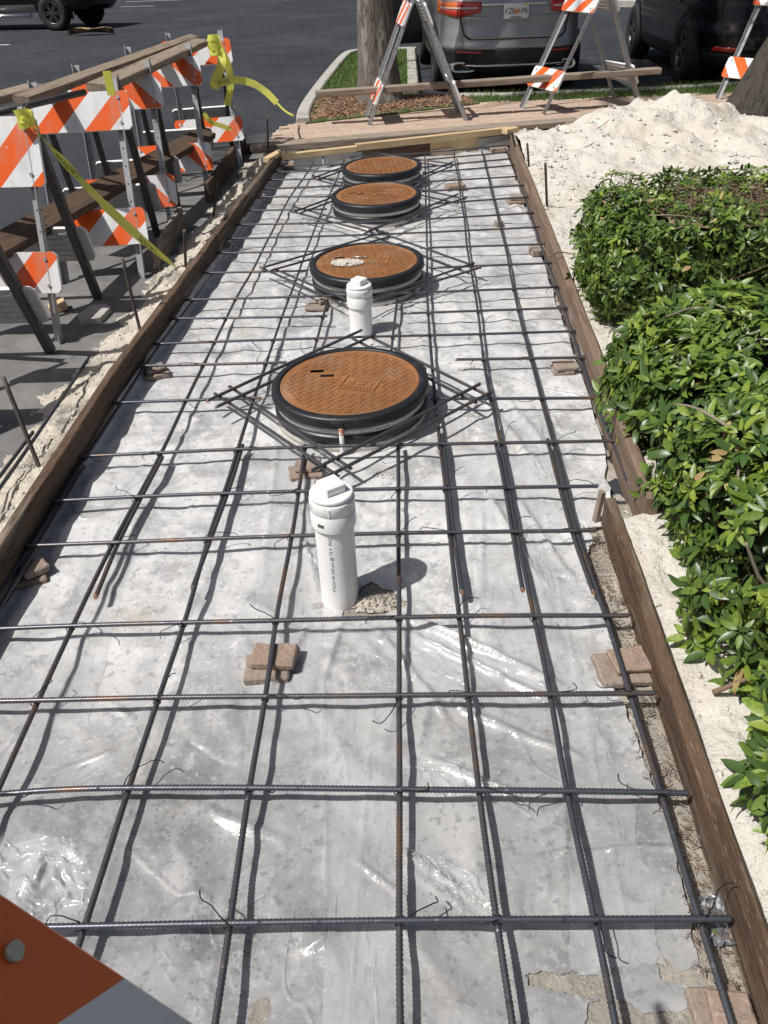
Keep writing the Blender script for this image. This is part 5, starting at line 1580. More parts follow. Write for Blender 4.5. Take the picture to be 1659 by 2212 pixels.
g = MB(); g.add(vs, tf2); obj('lettering', g, parent=tt2, mats=MT['inkdark'])
# short piece of tape left on the second barricade's leg
g = MB(); q = W(237, 178, 1.0); g.box((0, 0, 0), (.045, .006, .12)); g.v = [tuple(Vector(v) + WY(236, 180, 4.98)) for v in g.v]
drop('tape_piece', g, MT['tape'], 'short strip of yellow tape round the second barricade leg', 'tape')

# ------------------------------------------------------------------ vehicles
class Car:
    def __init__(s, levels):
        s.lv = levels        # (z, halfwidth, y_rear, y_front, n)
    def at(s, z):
        L = s.lv
        if z <= L[0][0]: return L[0][1:]
        for a, b in zip(L, L[1:]):
            if z <= b[0]:
                t = (z - a[0]) / (b[0] - a[0]); t = t * t * (3 - 2 * t) * .5 + t * .5
                return tuple(a[i] + (b[i] - a[i]) * t for i in range(1, 5))
        return L[-1][1:]
    def ring(s, z, K=72):
        w, y0, y1, n = s.at(z); cy, l = (y0 + y1) / 2, (y1 - y0) / 2
        out = []
        for k in range(K):
            a = 2 * pi * k / K
            c, d = cos(a), sin(a)
            out.append((w * math.copysign(abs(c) ** (2 / n), c), cy + l * math.copysign(abs(d) ** (2 / n), d), z))
        return out
    def rear(s, x, z):
        w, y0, y1, n = s.at(z); cy, l = (y0 + y1) / 2, (y1 - y0) / 2
        q = max(0.0, 1 - min(1, abs(x / w)) ** n)
        return cy - l * q ** (1 / n)
    def side(s, y, z):
        w, y0, y1, n = s.at(z); cy, l = (y0 + y1) / 2, (y1 - y0) / 2
        q = max(0.0, 1 - min(1, abs((y - cy) / l)) ** n)
        return w * q ** (1 / n)
    def shell(s, zs, K=72, top=True):
        g = MB(); vs = []
        for z in zs: vs += s.ring(z, K)
        n = len(zs)
        fs = [(i * K + k, i * K + (k + 1) % K, (i + 1) * K + (k + 1) % K, (i + 1) * K + k) for i in range(n - 1) for k in range(K)]
        g.add(vs, fs, 0, True)
        if top:
            g.f.append(tuple((n - 1) * K + k for k in range(K))); g.m.append(0); g.sm.append(True)
        g.f.append(tuple(range(K))[::-1]); g.m.append(0); g.sm.append(False)
        return g
    def patch(s, poly_fn, off, nu=14, nv=6, thick=None):
        g = MB()
        def fn(u, v):
            x, z = poly_fn(u, v)
            return (x, s.rear(x, z) - off, z)
        g.grid(nu, nv, fn)
        # give it sides
        b = [(i, 0) for i in range(nu)] + [(nu - 1, j) for j in range(1, nv)] + [(i, nv - 1) for i in range(nu - 2, -1, -1)] + [(0, j) for j in range(nv - 2, 0, -1)]
        ids = [j * nu + i for i, j in b]
        o_ = len(g.v)
        for i_ in ids:
            x, y, z = g.v[i_]; g.v.append((x, y + off + .012, z))
        m_ = len(ids)
        for k in range(m_):
            g.f.append((ids[k], o_ + k, o_ + (k + 1) % m_, ids[(k + 1) % m_])); g.m.append(0); g.sm.append(False)
        return g
def quad(p00, p10, p11, p01):
    def fn(u, v):
        a = (p00[0] + (p10[0] - p00[0]) * u, p00[1] + (p10[1] - p00[1]) * u); b = (p01[0] + (p11[0] - p01[0]) * u, p01[1] + (p11[1] - p01[1]) * u)
        return (a[0] + (b[0] - a[0]) * v, a[1] + (b[1] - a[1]) * v)
    return fn
def mirror(fn): return lambda u, v: (-fn(u, v)[0], fn(u, v)[1])
def wheel(parent, x, y, r, w, side, rim=None, spokes=5):
    t = bpy.data.objects.new('wheel', None); COL.objects.link(t); t.parent = parent; t.location = (x, y, r)
    g = MB(); hw = w / 2
    pr = [(r * .62, -hw * .9), (r * .66, -hw), (r * .93, -hw), (r, -hw * .72), (r, hw * .72), (r * .93, hw), (r * .66, hw), (r * .62, hw * .9)]
    vs = []; K = 40
    for (rr, xx) in pr:
        for k in range(K):
            a = 2 * pi * k / K; vs.append((xx, rr * cos(a), rr * sin(a)))
    g.add(vs, [(i * K + k, (i + 1) * K + k, (i + 1) * K + (k + 1) % K, i * K + (k + 1) % K) for i in range(len(pr) - 1) for k in range(K)], 0, True)
    for k in range(0, 40):      # tread blocks
        a = 2 * pi * k / 40
        for xx in (-hw * .5, 0, hw * .5):
            g.box((xx, r * 1.004 * cos(a + xx), r * 1.004 * sin(a + xx)), (hw * .38, .035, .012), rot=Matrix.Rotation(a + xx - pi / 2, 3, 'X'))
    obj('tyre', g, parent=t, mats=MT['tyre'])
    g = MB(); xo = side * hw * .82
    g.add([(xo * .55, r * .63 * cos(2 * pi * k / K), r * .63 * sin(2 * pi * k / K)) for k in range(K)], [tuple(range(K)) if side > 0 else tuple(range(K))[::-1]], 1)
    ring = [(r * .64, .82), (r * .64, .95), (r * .57, .95), (r * .55, .6)]
    vs = [(side * hw * xx, rr * cos(2 * pi * k / K), rr * sin(2 * pi * k / K)) for rr, xx in ring for k in range(K)]
    g.add(vs, [(i * K + k, (i + 1) * K + k, (i + 1) * K + (k + 1) % K, i * K + (k + 1) % K) for i in range(3) for k in range(K)], 0, True)
    for k in range(spokes):
        a = 2 * pi * k / spokes
        for da in (-.16, .16):
            g.box((xo * .98, r * .33 * cos(a + da), r * .33 * sin(a + da)), (.02, .030, r * .50), rot=Matrix.Rotation(a + da + (pi / 2 if False else 0) - pi / 2, 3, 'X'))
    g.tube([(xo * .9, 0, 0), (xo * 1.06, 0, 0)], r * .14, 14)
    obj('rim', g, parent=t, mats=[rim or MT['rim'], MT['trim']])
    return t
def arch(car, parent, y, r, sx):
    """dark wheel well let into the body side as a recessed-looking lip"""
    g = MB(); K = 30; vs = []
    for k in range(K + 1):
        a = -0.25 + (pi + .5) * k / K
        for rr in (r * 1.0, r * 1.13):
            yy, zz = y + rr * cos(a), .36 + rr * sin(a)
            zz = max(zz, .2)
            vs.append((sx * (car.side(yy, zz) + .006), yy, zz))
    g.add(vs, [(2 * k, 2 * k + 1, 2 * k + 3, 2 * k + 2) for k in range(K)], 0, False)
    # inner black disc of the well
    c = len(g.v)
    ring = [(sx * (car.side(y + r * cos(-0.25 + (pi + .5) * k / K), max(.2, .36 + r * sin(-0.25 + (pi + .5) * k / K))) + .004), y + r * cos(-0.25 + (pi + .5) * k / K), max(.2, .36 + r * sin(-0.25 + (pi + .5) * k / K))) for k in range(K + 1)]
    g.add(ring, [tuple(range(K + 1))])
    obj('wheel_arch', g, parent=parent, mats=MT['trim'])
def zrange(a, b, n): return [a + (b - a) * i / n for i in range(n + 1)]

# grey SUV
lv = [(.20, .82, .16, 4.40, 5), (.30, .89, .05, 4.60, 5), (.42, .93, .0, 4.66, 5), (.56, .945, .0, 4.66, 5), (.62, .945, .035, 4.65, 5), (.80, .945, .085, 4.58, 5), (.92, .94, .095, 4.40, 5), (1.0, .925, .11, 3.75, 5),
      (1.08, .89, .14, 3.45, 5), (1.2, .82, .26, 3.2, 5), (1.45, .70, .50, 2.55, 5), (1.56, .62, .68, 2.2, 5), (1.62, .48, .95, 1.95, 4), (1.635, .3, 1.2, 1.8, 4)]
car = Car(lv)
suv = thing('parked_car', 'grey silver SUV seen from behind, driver side door standing open', 'car', (1.83, 11.15, -.02), 0)
body = obj('body', car.shell(zrange(.535, 1.0, 16) + [1.04, 1.08, 1.14, 1.2, 1.3, 1.45, 1.56, 1.6, 1.62, 1.635]), parent=suv, mats=MT['silverpaint'])
obj('lower_bumper', car.shell(zrange(.20, .537, 10), top=True), parent=suv, mats=MT['trim'])
# diffuser, chrome strip, exhausts
g = car.patch(quad((-.80, .335), (.80, .335), (.80, .372), (-.80, .372)), .024, 30, 3); obj('chrome_strip', g, parent=suv, mats=MT['chrome'])
for sx in (-1, 1):
    ex = bpy.data.objects.new('exhaust', None); COL.objects.link(ex); ex.parent = suv
    g = MB(); K = 32
    yb = car.rear(.62, .34)
    def oval(rx, rz, y): return [(sx * .62 + rx * math.copysign(abs(cos(2 * pi * k / K)) ** .55, cos(2 * pi * k / K)), y, .345 + rz * math.copysign(abs(sin(2 * pi * k / K)) ** .7, sin(2 * pi * k / K))) for k in range(K)]
    rings = [oval(.170, .066, yb + .02), oval(.165, .062, yb - .035), oval(.145, .048, yb - .040), oval(.125, .036, yb - .030)]
    g.add(sum(rings, []), [(i * K + k, i * K + (k + 1) % K, (i + 1) * K + (k + 1) % K, (i + 1) * K + k) for i in range(3) for k in range(K)], 0, True)
    obj('exhaust_trim', g, parent=ex, mats=MT['chrome'])
    g = MB(); g.add(oval(.126, .037, yb - .029), [tuple(range(K))]); obj('exhaust_opening', g, parent=ex, mats=MT['inkdark'])
    f = quad((.40, .495), (.72, .50), (.72, .522), (.40, .515))
    obj('reflector', car.patch(f if sx > 0 else mirror(f), .012, 10, 3), parent=suv, mats=MT['redlight'])
    # tail light: outer amber/red block on the wing, inner block on the tailgate
    f = quad((.70, .865), (.905, .90), (.90, 1.03), (.70, 1.035))
    tl = obj('tail_light', car.patch(f if sx > 0 else mirror(f), .016, 14, 6), parent=suv, mats=MT['amber'] if sx < 0 else MT['redlight'])
    f = quad((.42, .925), (.69, .868), (.69, 1.035), (.42, 1.03))
    obj('lens', car.patch(f if sx > 0 else mirror(f), .017, 12, 6), parent=tl, mats=MT['redlight'])
    f = quad((.46, .958), (.88, .952), (.88, .972), (.46, .978))
    obj('light_strip', car.patch(f if sx > 0 else mirror(f), .021, 20, 3), parent=tl, mats=MT['clear'])
    f = quad((.70, .88), (.88, .91), (.88, .945), (.70, .94))
    obj('lens', car.patch(f if sx > 0 else mirror(f), .0185, 10, 4), parent=tl, mats=MT['redlight'])
# tailgate shut line: thin dark groove strips and a panel standing proud
f = lambda u, v: ((u - .5) * 2 * (.60 + .06 * v - .06 * max(0, .18 - v) / .18), .645 + .235 * v)
tg = obj('tailgate', car.patch(f, .010, 34, 12), parent=suv, mats=MT['silverpaint'])
f = lambda u, v: ((u - .5) * 2 * (.615 + .06 * v - .05 * max(0, .18 - v) / .18), .637 + .235 * v)
obj('shut_line', car.patch(f, .003, 34, 12), parent=suv, mats=MT['trim'])
# license plate with recess
py_ = car.rear(0, .92) - .028
g = MB(); g.box((0, py_, .925), (.305, .008, .155), bev=.002); pl = obj('license_plate', g, parent=suv, mats=MT['plate'])
tv, tf = text_geo('KZK  H98', .082)
g = MB(); kx = .265 / (max(v.x for v in tv) - min(v.x for v in tv))
g.add([(v.x * kx, py_ - .0052, .925 + v.y * 1.05) for v in tv], tf); obj('lettering', g, parent=pl, mats=MT['plategreen'])
g = MB(); g.tube([(0, py_ - .0045, .922), (0, py_ - .0055, .922)], .022, 16); g.tube([(.014, py_ - .0045, .935), (.014, py_ - .0057, .935)], .016, 16); obj('orange_emblem', g, parent=pl, mats=MT['orange'])
g = MB(); g.box((.115, py_ - .0048, .985), (.03, .001, .022)); obj('sticker', g, parent=pl, mats=mat('sticker_yellow', (.6, .5, .08)))
g = MB(); g.box((0, py_ - .0048, .862), (.13, .001, .010)); obj('plate_strip', g, parent=pl, mats=MT['plategreen'])
g = car.patch(quad((-.42, .99), (.42, .99), (.40, 1.012), (-.40, 1.012)), .03, 20, 3); obj('chrome_bar', g, parent=suv, mats=MT['chrome'])
g = car.patch(quad((-.62, 1.12), (.62, 1.12), (.50, 1.50), (-.50, 1.50)), .008, 20, 8); obj('rear_window', g, parent=suv, mats=MT['glass'])
for sx in (-1, 1):
    for wy in (.92, 3.78):
        arch(car, suv, wy, .385, sx); wheel(suv, sx * .825, wy, .355, .25, sx)
    g = MB()
    def win(u, v, sx=sx):
        y = 1.0 + 2.35 * u - .45 * u * v; z = 1.10 + .36 * v; return (sx * (car.side(y, z) + .006), y, z)
    g.grid(16, 6, win); obj('side_window', g, parent=suv, mats=MT['glass'])
    g = MB(); g.box((sx * 1.02, 3.05, 1.08), (.16, .10, .13), bev=.03); obj('mirror', g, parent=suv, mats=MT['silverpaint'])
# open driver door
dr = bpy.data.objects.new('open_door', None); COL.objects.link(dr); dr.parent = suv
dr.location = (-.95, 3.1, 0); dr.rotation_euler = (0, 0, radians(-62))
g = MB(); g.box((0, -.55, .70), (.07, 1.10, .68), bev=.03); obj('door_shell', g, parent=dr, mats=MT['silverpaint'])
g = MB(); g.box((.047, -.55, .68), (.03, 1.04, .62), bev=.012); obj('door_trim', g, parent=dr, mats=MT['trim'])
g = MB(); g.box((.02, -.58, 1.22), (.012, .92, .40)); obj('door_glass', g, parent=dr, mats=MT['glass'])

# black SUV
lv2 = [(.22, .84, .20, 4.45, 4.5), (.32, .91, .06, 4.62, 4.5), (.46, .95, .0, 4.7, 4.5), (.62, .965, .0, 4.7, 4.5), (.74, .955, .07, 4.66, 4.5), (.86, .96, .10, 4.5, 4.5), (1.0, .94, .14, 4.1, 4.5), (1.08, .90, .20, 3.5, 4.5),
       (1.2, .82, .34, 3.2, 4.5), (1.45, .70, .58, 2.5, 4.5), (1.56, .62, .75, 2.2, 4.5), (1.64, .45, 1.0, 1.9, 4), (1.65, .3, 1.2, 1.8, 4)]
car2 = Car(lv2)
bs_ = thing('parked_car', 'black SUV parked at the right, behind the sand mound and leaning tree', 'car', (5.03, 10.85, -.02), radians(-3))
obj('body', car2.shell(zrange(.40, 1.0, 18) + [1.04, 1.08, 1.14, 1.2, 1.3, 1.45, 1.56, 1.6, 1.64, 1.65]), parent=bs_, mats=MT['blackpaint'])
obj('lower_bumper', car2.shell(zrange(.22, .41, 5)), parent=bs_, mats=MT['trim'])
for sx in (-1, 1):
    for wy in (.92, 3.72):
        arch(car2, bs_, wy, .405, sx); wheel(bs_, sx * .845, wy, .375, .26, sx)
    f = quad((.50, .425), (.78, .43), (.76, .485), (.50, .475))
    obj('reflector', car2.patch(f if sx > 0 else mirror(f), .012, 12, 4), parent=bs_, mats=MT['redlight'])
    f = quad((.30, .965), (.88, .955), (.88, 1.03), (.34, 1.01))
    obj('tail_light', car2.patch(f if sx > 0 else mirror(f), .014, 16, 5), parent=bs_, mats=MT['redlight'])
    g = MB()
    def win(u, v, sx=sx):
        y = 1.0 + 2.4 * u - .5 * u * v; z = 1.10 + .36 * v; return (sx * (car2.side(y, z) + .006), y, z)
    g.grid(16, 6, win); obj('side_window', g, parent=bs_, mats=MT['glass'])
    g = MB()
    for y0 in (1.35, 2.45):
        g2 = MB(); g2.box((sx * (car2.side(y0, .9) + .012), y0, .90), (.02, .16, .025), bev=.006); obj('door_handle', g2, parent=bs_, mats=MT['blackpaint'])
    g = MB()
    def sill(u, v, sx=sx):
        y = 1.4 + 1.85 * u; z = .30 + .10 * v; return (sx * (car2.side(y, z) + .012), y, z)
    g.grid(14, 3, sill); obj('side_sill', g, parent=bs_, mats=MT['trim'])
g = car2.patch(quad((-.62, 1.14), (.62, 1.14), (.5, 1.5), (-.5, 1.5)), .008, 20, 8); obj('rear_window', g, parent=bs_, mats=MT['glass'])
g = car2.patch(quad((-.26, .80), (.26, .80), (.26, .95), (-.26, .95)), .010, 10, 4); obj('plate_recess', g, parent=bs_, mats=MT['trim'])
g = car2.patch(quad((-.5, .985), (.5, .985), (.5, 1.005), (-.5, 1.005)), .02, 20, 3); obj('chrome_bar', g, parent=bs_, mats=MT['chrome'])

# dark pickup, upper left
lv3 = [(.42, .86, .1, 5.5, 6), (.55, .95, .02, 5.62, 6), (.8, .98, .0, 5.65, 6), (1.0, .97, .02, 5.6, 6), (1.12, .93, .04, 5.3, 6)]
car3 = Car(lv3)
pk = thing('pickup_truck', 'dark pickup truck at the top left, only wheels and sill in view', 'truck', (0, 0, -.02), 0)
yaw = radians(-104)
wl = Vector((-.86 * -1, 4.55, 0))    # its near front wheel, local
pk.rotation_euler = (0, 0, yaw)
pw_ = W(128, 66, -.02)
off = Matrix.Rotation(yaw, 3, 'Z') @ wl
pk.location = (pw_.x - off.x, pw_.y - off.y, -.02)
obj('body', car3.shell(zrange(.42, 1.12, 10)), parent=pk, mats=MT['blackpaint'])
g = MB()
lvc = Car([(1.12, .90, 1.7, 4.2, 6), (1.5, .80, 1.9, 3.5, 6), (1.85, .70, 2.1, 3.2, 6), (1.9, .5, 2.3, 3.0, 5)])
obj('cab', lvc.shell([1.12, 1.3, 1.5, 1.7, 1.82, 1.88, 1.9]), parent=pk, mats=MT['glass'])
for sx in (-1, 1):
    for wy in (1.15, 4.55):
        arch(car3, pk, wy, .44, sx); wheel(pk, sx * .88, wy, .40, .28, sx, spokes=6)
    g = MB()
    def sill(u, v, sx=sx):
        y = 1.65 + 2.4 * u; z = .44 + .16 * v; return (sx * (car3.side(y, z) + .012), y, z)
    g.grid(14, 3, sill); obj('side_sill', g, parent=pk, mats=MT['silverpaint'])
    g = MB(); g.tube([(sx * 1.03, 1.75, .36), (sx * 1.03, 3.95, .36)], .04, 10); obj('step_bar', g, parent=pk, mats=MT['chrome'])

# ------------------------------------------------------------------ trees
def frond(parent, a, L, droop, z0, mat_):
    g = MB(); pts = []
    for i in range(13):
        s_ = i / 12
        r = L * s_; z = .9 * L * .45 * sin(s_ * 1.5) - droop * L * s_ * s_
        pts.append(Vector((r * cos(a), r * sin(a), z)))
    g.tube(pts, .02, 5, rad=[.025 * (1 - .8 * i / 12) for i in range(13)])
    side = Vector((-sin(a), cos(a), 0))
    for i in range(2, 60):
        s_ = i / 60; k = s_ * 12; j = int(k); f_ = k - j
        p = pts[j] * (1 - f_) + pts[min(12, j + 1)] * f_; d = (pts[min(12, j + 1)] - pts[j]).normalized()
        ll = .5 * sin(pi * min(1, s_ * .9 + .12)) + .1
        for sg in (-1, 1):
            e = p + (side * sg * .8 + d * .55) * ll + Vector((0, 0, -.22 * ll))
            g.add([p - d * .018, p + d * .018, e], [(0, 1, 2)])
    return obj('frond', g, parent=parent, loc=(0, 0, z0), mats=mat_)
pp = W(818, 214, .1)
palm = thing('palm_tree', 'grey palm trunk standing on the grass island', 'palm tree', (pp.x, pp.y, .05), 0)
g = MB(); vs = []; K = 32; zs = [0, .06, .15, .3, .5, .75, 1.0, 1.4, 1.9, 2.5, 3.2, 4.0, 5.0, 6.0]
zs = sorted(set(zs + [i * .11 for i in range(55)]))
for z in zs:
    r = .205 + .075 * math.exp(-z / .35) - .010 * z + .004 * sin(z * 38)
    for k in range(K):
        a = 2 * pi * k / K
        rr = r * (1 + .05 * nz(2 * cos(a), 2 * sin(a), z * .8) + .02 * nz(7 * cos(a), 7 * sin(a), z * 5)) + (.05 * max(0, cos(a - .2)) * math.exp(-z / .45))
        vs.append((rr * cos(a) - .018 * z, rr * sin(a), z))
n = len(zs)
g.add(vs, [(i * K + k, i * K + (k + 1) % K, (i + 1) * K + (k + 1) % K, (i + 1) * K + k) for i in range(n - 1) for k in range(K)], 0, True)
obj('trunk', g, parent=palm, mats=MT['bark'])
crown = bpy.data.objects.new('crown', None); COL.objects.link(crown); crown.parent = palm; crown.location = (-.11, 0, 0)
for k in range(34):
    frond(crown, k * 2.4 + random.uniform(-.2, .2), random.uniform(1.9, 2.6), random.uniform(.25, .9), 6.0 + random.uniform(-.1, .25), MT['leafB'])

tree = thing('leaning_tree', 'dark rough trunk leaning to the right behind the sand mound', 'tree', (3.45, 7.85, .0), 0)
path_ = [Vector((-.02, 0, 0)), Vector((.02, 0, .25)), Vector((.15, .01, .55)), Vector((.36, .02, .95)), Vector((.60, .05, 1.5)), Vector((.85, .1, 2.2)), Vector((1.1, .2, 3.1)), Vector((1.25, .3, 4.0))]
path_ = smooth_path(path_, 2)
g = MB(); K = 28; vs = []
for i, p in enumerate(path_):
    d = (path_[min(i + 1, len(path_) - 1)] - path_[max(0, i - 1)]).normalized()
    u = d.cross(Vector((0, 1, 0))).normalized(); w = d.cross(u)
    r = .235 + .13 * math.exp(-p.z / .18) - .025 * p.z
    for k in range(K):
        a = 2 * pi * k / K; rr = r * (1 + .10 * nz(2.5 * cos(a), 2.5 * sin(a), p.z * 1.5) + .05 * nz(6 * cos(a), 6 * sin(a), p.z * 3))
        vs.append(p + rr * (cos(a) * u + sin(a) * w))
n = len(path_)
g.add(vs, [(i * K + k, (i + 1) * K + k, (i + 1) * K + (k + 1) % K, i * K + (k + 1) % K) for i in range(n - 1) for k in range(K)], 0, True)
obj('trunk', g, parent=tree, mats=MT['bark2'])
top = path_[-1]
limbs = []
for k in range(7):
    a = k * .9 + .3; e = top + Vector((1.5 * cos(a), 1.5 * sin(a), random.uniform(.6, 1.6)))
    g = MB(); m_ = top + (e - top) * .5 + Vector((0, 0, .2)); g.tube(smooth_path([top - Vector((0, 0, .2)), m_, e], 2), .05, 7, rad=None); obj('limb', g, parent=tree, mats=MT['bark2']); limbs.append(e)
for k, q in enumerate([(-.5, 2.4, 4.3), (.1, 3.4, 4.6), (-.9, 3.5, 4.6), (.9, 4.2, 4.7), (.9, 2.7, 4.5), (1.9, 3.6, 4.6), (1.8, 5.0, 4.6)]):
    e = Vector(q); g = MB(); m_ = top + (e - top) * .5 + Vector((0, 0, .3)); g.tube(smooth_path([top - Vector((0, 0, .2)), m_, e], 2), .045, 7); obj('limb', g, parent=tree, mats=MT['bark2']); limbs.append(e)
g = MB()
for e in limbs + [top + Vector((0, 0, 1.3))]:
    for k in range(420):
        v = Vector((random.gauss(0, .5), random.gauss(0, .5), random.gauss(0, .38))) + e
        R_ = Euler((random.uniform(-.8, .8), random.uniform(-.8, .8), random.uniform(0, 6.3))).to_matrix()
        s_ = random.uniform(.05, .1)
        g.add([v + R_ @ Vector(q) * s_ for q in ((-1, 0, 0), (0, -.4, .05), (1, 0, 0), (0, .4, .05))], [(0, 1, 2, 3)])
tag(obj('crown', g, parent=tree, mats=MT['leafB']), kind='stuff')

# ------------------------------------------------------------------ hedges
def leaflet(seed, m):
    rnd = random.Random(seed)
    n = 6; wd = rnd.uniform(.17, .21); fold = rnd.uniform(.03, .07); dr = rnd.uniform(.05, .30)
    vs = []
    for i in range(n + 1):
        s_ = i / n
        w = wd * (sin(pi * min(1, .06 + .94 * s_ ** .85)) ** .75) if 0 < i < n else .012
        z = -dr * s_ * s_ + .03 * sin(s_ * 4 + seed)
        vs += [(s_, -w, z + fold * w / wd * .8), (s_, 0, z), (s_, w, z + fold * w / wd)]
    fs = []
    for i in range(n):
        a = i * 3
        fs += [(a, a + 3, a + 4, a + 1), (a + 1, a + 4, a + 5, a + 2)]
    g = MB(); g.add(vs, fs, 0, True)
    return g
LEAVES = [leaflet(k, None) for k in range(6)]
LM = [[g.mesh('leaf', MT[m]) for g in LEAVES] for m in ('leafA', 'leafB', 'leafC', 'leafD')]
def whorl(p, nrm, size, rnd, depth, young):
    out = []
    nrm = nrm.normalized()
    ref = Vector((0, 0, 1)) if abs(nrm.z) < .9 else Vector((1, 0, 0))
    u = nrm.cross(ref).normalized(); v = nrm.cross(u)
    k = rnd.choice([6, 7, 7, 8]); a0 = rnd.uniform(0, 6.28)
    for i in range(k):
        a = a0 + 2 * pi * i / k + rnd.uniform(-.15, .15)
        rad = cos(a) * u + sin(a) * v
        el = rnd.uniform(-.35, .55)
        d = (cos(el) * rad + sin(el) * nrm).normalized()
        L = size * rnd.uniform(.6, 1.25)
        up = (nrm - d * nrm.dot(d)).normalized()
        up = (up + .25 * Vector((rnd.uniform(-1, 1), rnd.uniform(-1, 1), rnd.uniform(-1, 1)))); up = (up - d * up.dot(d)).normalized()
        y = up.cross(d)
        b = p + d * size * .22
        m = Matrix(((d.x * L, y.x * L, up.x * L, b.x), (d.y * L, y.y * L, up.y * L, b.y), (d.z * L, y.z * L, up.z * L, b.z), (0, 0, 0, 1)))
        mi = 2 if young else (1 if rnd.random() < .45 + depth * 4 else 0)  # deeper leaves turn dark more often, painting in the hedge's inner shade
        if not young and rnd.random() < .06: mi = 2
        if rnd.random() < .012: mi = 3
        out.append((m, rnd.randrange(6), mi, up, depth))
    return out
def hedge(label, base, whorls, stems, group='clipped hedges', extra=None, core=None):
    root = thing('hedge', label, 'hedge', tuple(base), 0, group)
    allv = []
    for w in whorls: allv += w
    sc = []
    for i, (m, lv_, mi, up, dep) in enumerate(allv):
        c = m @ Vector((.5, 0, 0)); q = pix(c)
        if not (10 < q[0] < 1650 and 10 < q[1] < 2200) or dep > .035: continue
        v = (Vector((0, 0, CAMH)) - c); 
        sc.append((m.to_scale().x / q[2] * max(.15, abs(up.dot(v.normalized()))), i))
    sc.sort(reverse=True)
    pick = set(i for _, i in sc[:298])
    T = Matrix.Translation(-Vector(base))
    g = MB()
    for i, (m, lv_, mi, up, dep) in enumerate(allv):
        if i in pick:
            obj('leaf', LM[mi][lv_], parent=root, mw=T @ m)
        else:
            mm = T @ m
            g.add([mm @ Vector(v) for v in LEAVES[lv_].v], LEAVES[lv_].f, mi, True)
    tag(obj('foliage', g, parent=root, mats=[MT['leafA'], MT['leafB'], MT['leafC'], MT['leafD']]), kind='stuff')
    for pts, r, mk in stems:
        gg = MB(); P_ = smooth_path([Vector(p) - Vector(base) for p in pts], 2); n = len(P_)
        r *= .7; gg.tube(P_, r, 7, rad=[r * (1 - .55 * i / (n - 1)) * (1 + .12 * nz(i * .9, r * 900)) for i in range(n)])
        obj('branch', gg, parent=root, mats=MT[mk])
    if extra: extra(root)
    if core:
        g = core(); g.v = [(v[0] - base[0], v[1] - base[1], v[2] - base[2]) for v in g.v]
        obj('twig_and_shade_fill', g, parent=root, mats=MT['core'])  # added dark hull closing the gaps, inner shade put into its colour
    return root

rnd = random.Random(5)
# far clipped hedge (a box with rounded corners)
C1, H1 = Vector((1.92, 3.86, .37)), Vector((.86, .43, .29))
wh = []
while len(wh) < 2500:
    d = Vector((rnd.gauss(0, 1), rnd.gauss(0, 1), rnd.gauss(0, 1)))
    pn = (abs(d.x) ** 5 + abs(d.y) ** 5 + abs(d.z) ** 5) ** .2
    q = d / pn
    if q.x > .35 or (q.y > .8 and q.z < .5) or q.z < -.97: continue
    nrm = Vector((q.x ** 3 / H1.x if abs(q.x) > .3 else 0, q.y ** 3 / H1.y, q.z ** 3 / H1.z))
    if nrm.length < 1e-4: continue
    nrm.normalize()
    dep = rnd.choice([0, .0, .02, .05, .08, .11, .14]) * rnd.uniform(.6, 1.1)
    p = C1 + Vector((q.x * H1.x, q.y * H1.y, q.z * H1.z)) - nrm * (dep - .05 * fbm(q.x * 3.5, q.y * 3.5, q.z * 3.5) - .03 * nz(q.x * 9, q.y * 9, q.z * 9))
    # bare brown patch on the clipped top
    if q.z > .8 and -.40 < q.x < .3 and -.55 < q.y < .15 and rnd.random() < .75: continue
    nn = (nrm + Vector((rnd.gauss(0, .45), rnd.gauss(0, .45), rnd.gauss(0, .35) + .35))).normalized()
    wh.append(whorl(p, nn, rnd.uniform(.026, .048), rnd, dep, rnd.random() < .08))
def twigs(root):
    g = MB(); b = root.location
    for k in range(900):
        x, y = rnd.uniform(1.40, 2.1), rnd.uniform(3.58, 3.95)
        z = C1.z + H1.z - .03 + rnd.uniform(-.05, .015)
        a = rnd.uniform(0, 6.3); L = rnd.uniform(.02, .07)
        p = Vector((x, y, z)) - b
        e = p + Vector((L * cos(a), L * sin(a), rnd.uniform(-.01, .03)))
        g.tube([p, (p + e) / 2 + Vector((0, 0, rnd.uniform(-.006, .01))), e], rnd.uniform(.0012, .003), 4, caps=False)
    tag(obj('dry_clippings', g, parent=root, mats=MT['twig']), kind='stuff')
    g = MB(); g.grid(20, 14, lambda u, v: (1.32 + .8 * u - b.x, 3.48 + .52 * v - b.y, C1.z + H1.z - .085 + .02 * fbm(u * 6, v * 6) - b.z)); obj('twig_and_shade_fill', g, parent=root, mats=MT['twig'])
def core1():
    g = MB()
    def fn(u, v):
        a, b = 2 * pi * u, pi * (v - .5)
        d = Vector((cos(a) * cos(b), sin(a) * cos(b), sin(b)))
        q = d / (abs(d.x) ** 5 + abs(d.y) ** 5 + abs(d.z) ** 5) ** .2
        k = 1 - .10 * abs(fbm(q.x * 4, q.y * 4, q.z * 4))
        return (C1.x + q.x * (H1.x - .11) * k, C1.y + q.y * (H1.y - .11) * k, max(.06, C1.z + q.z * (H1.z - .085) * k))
    g.grid(48, 30, fn); return g
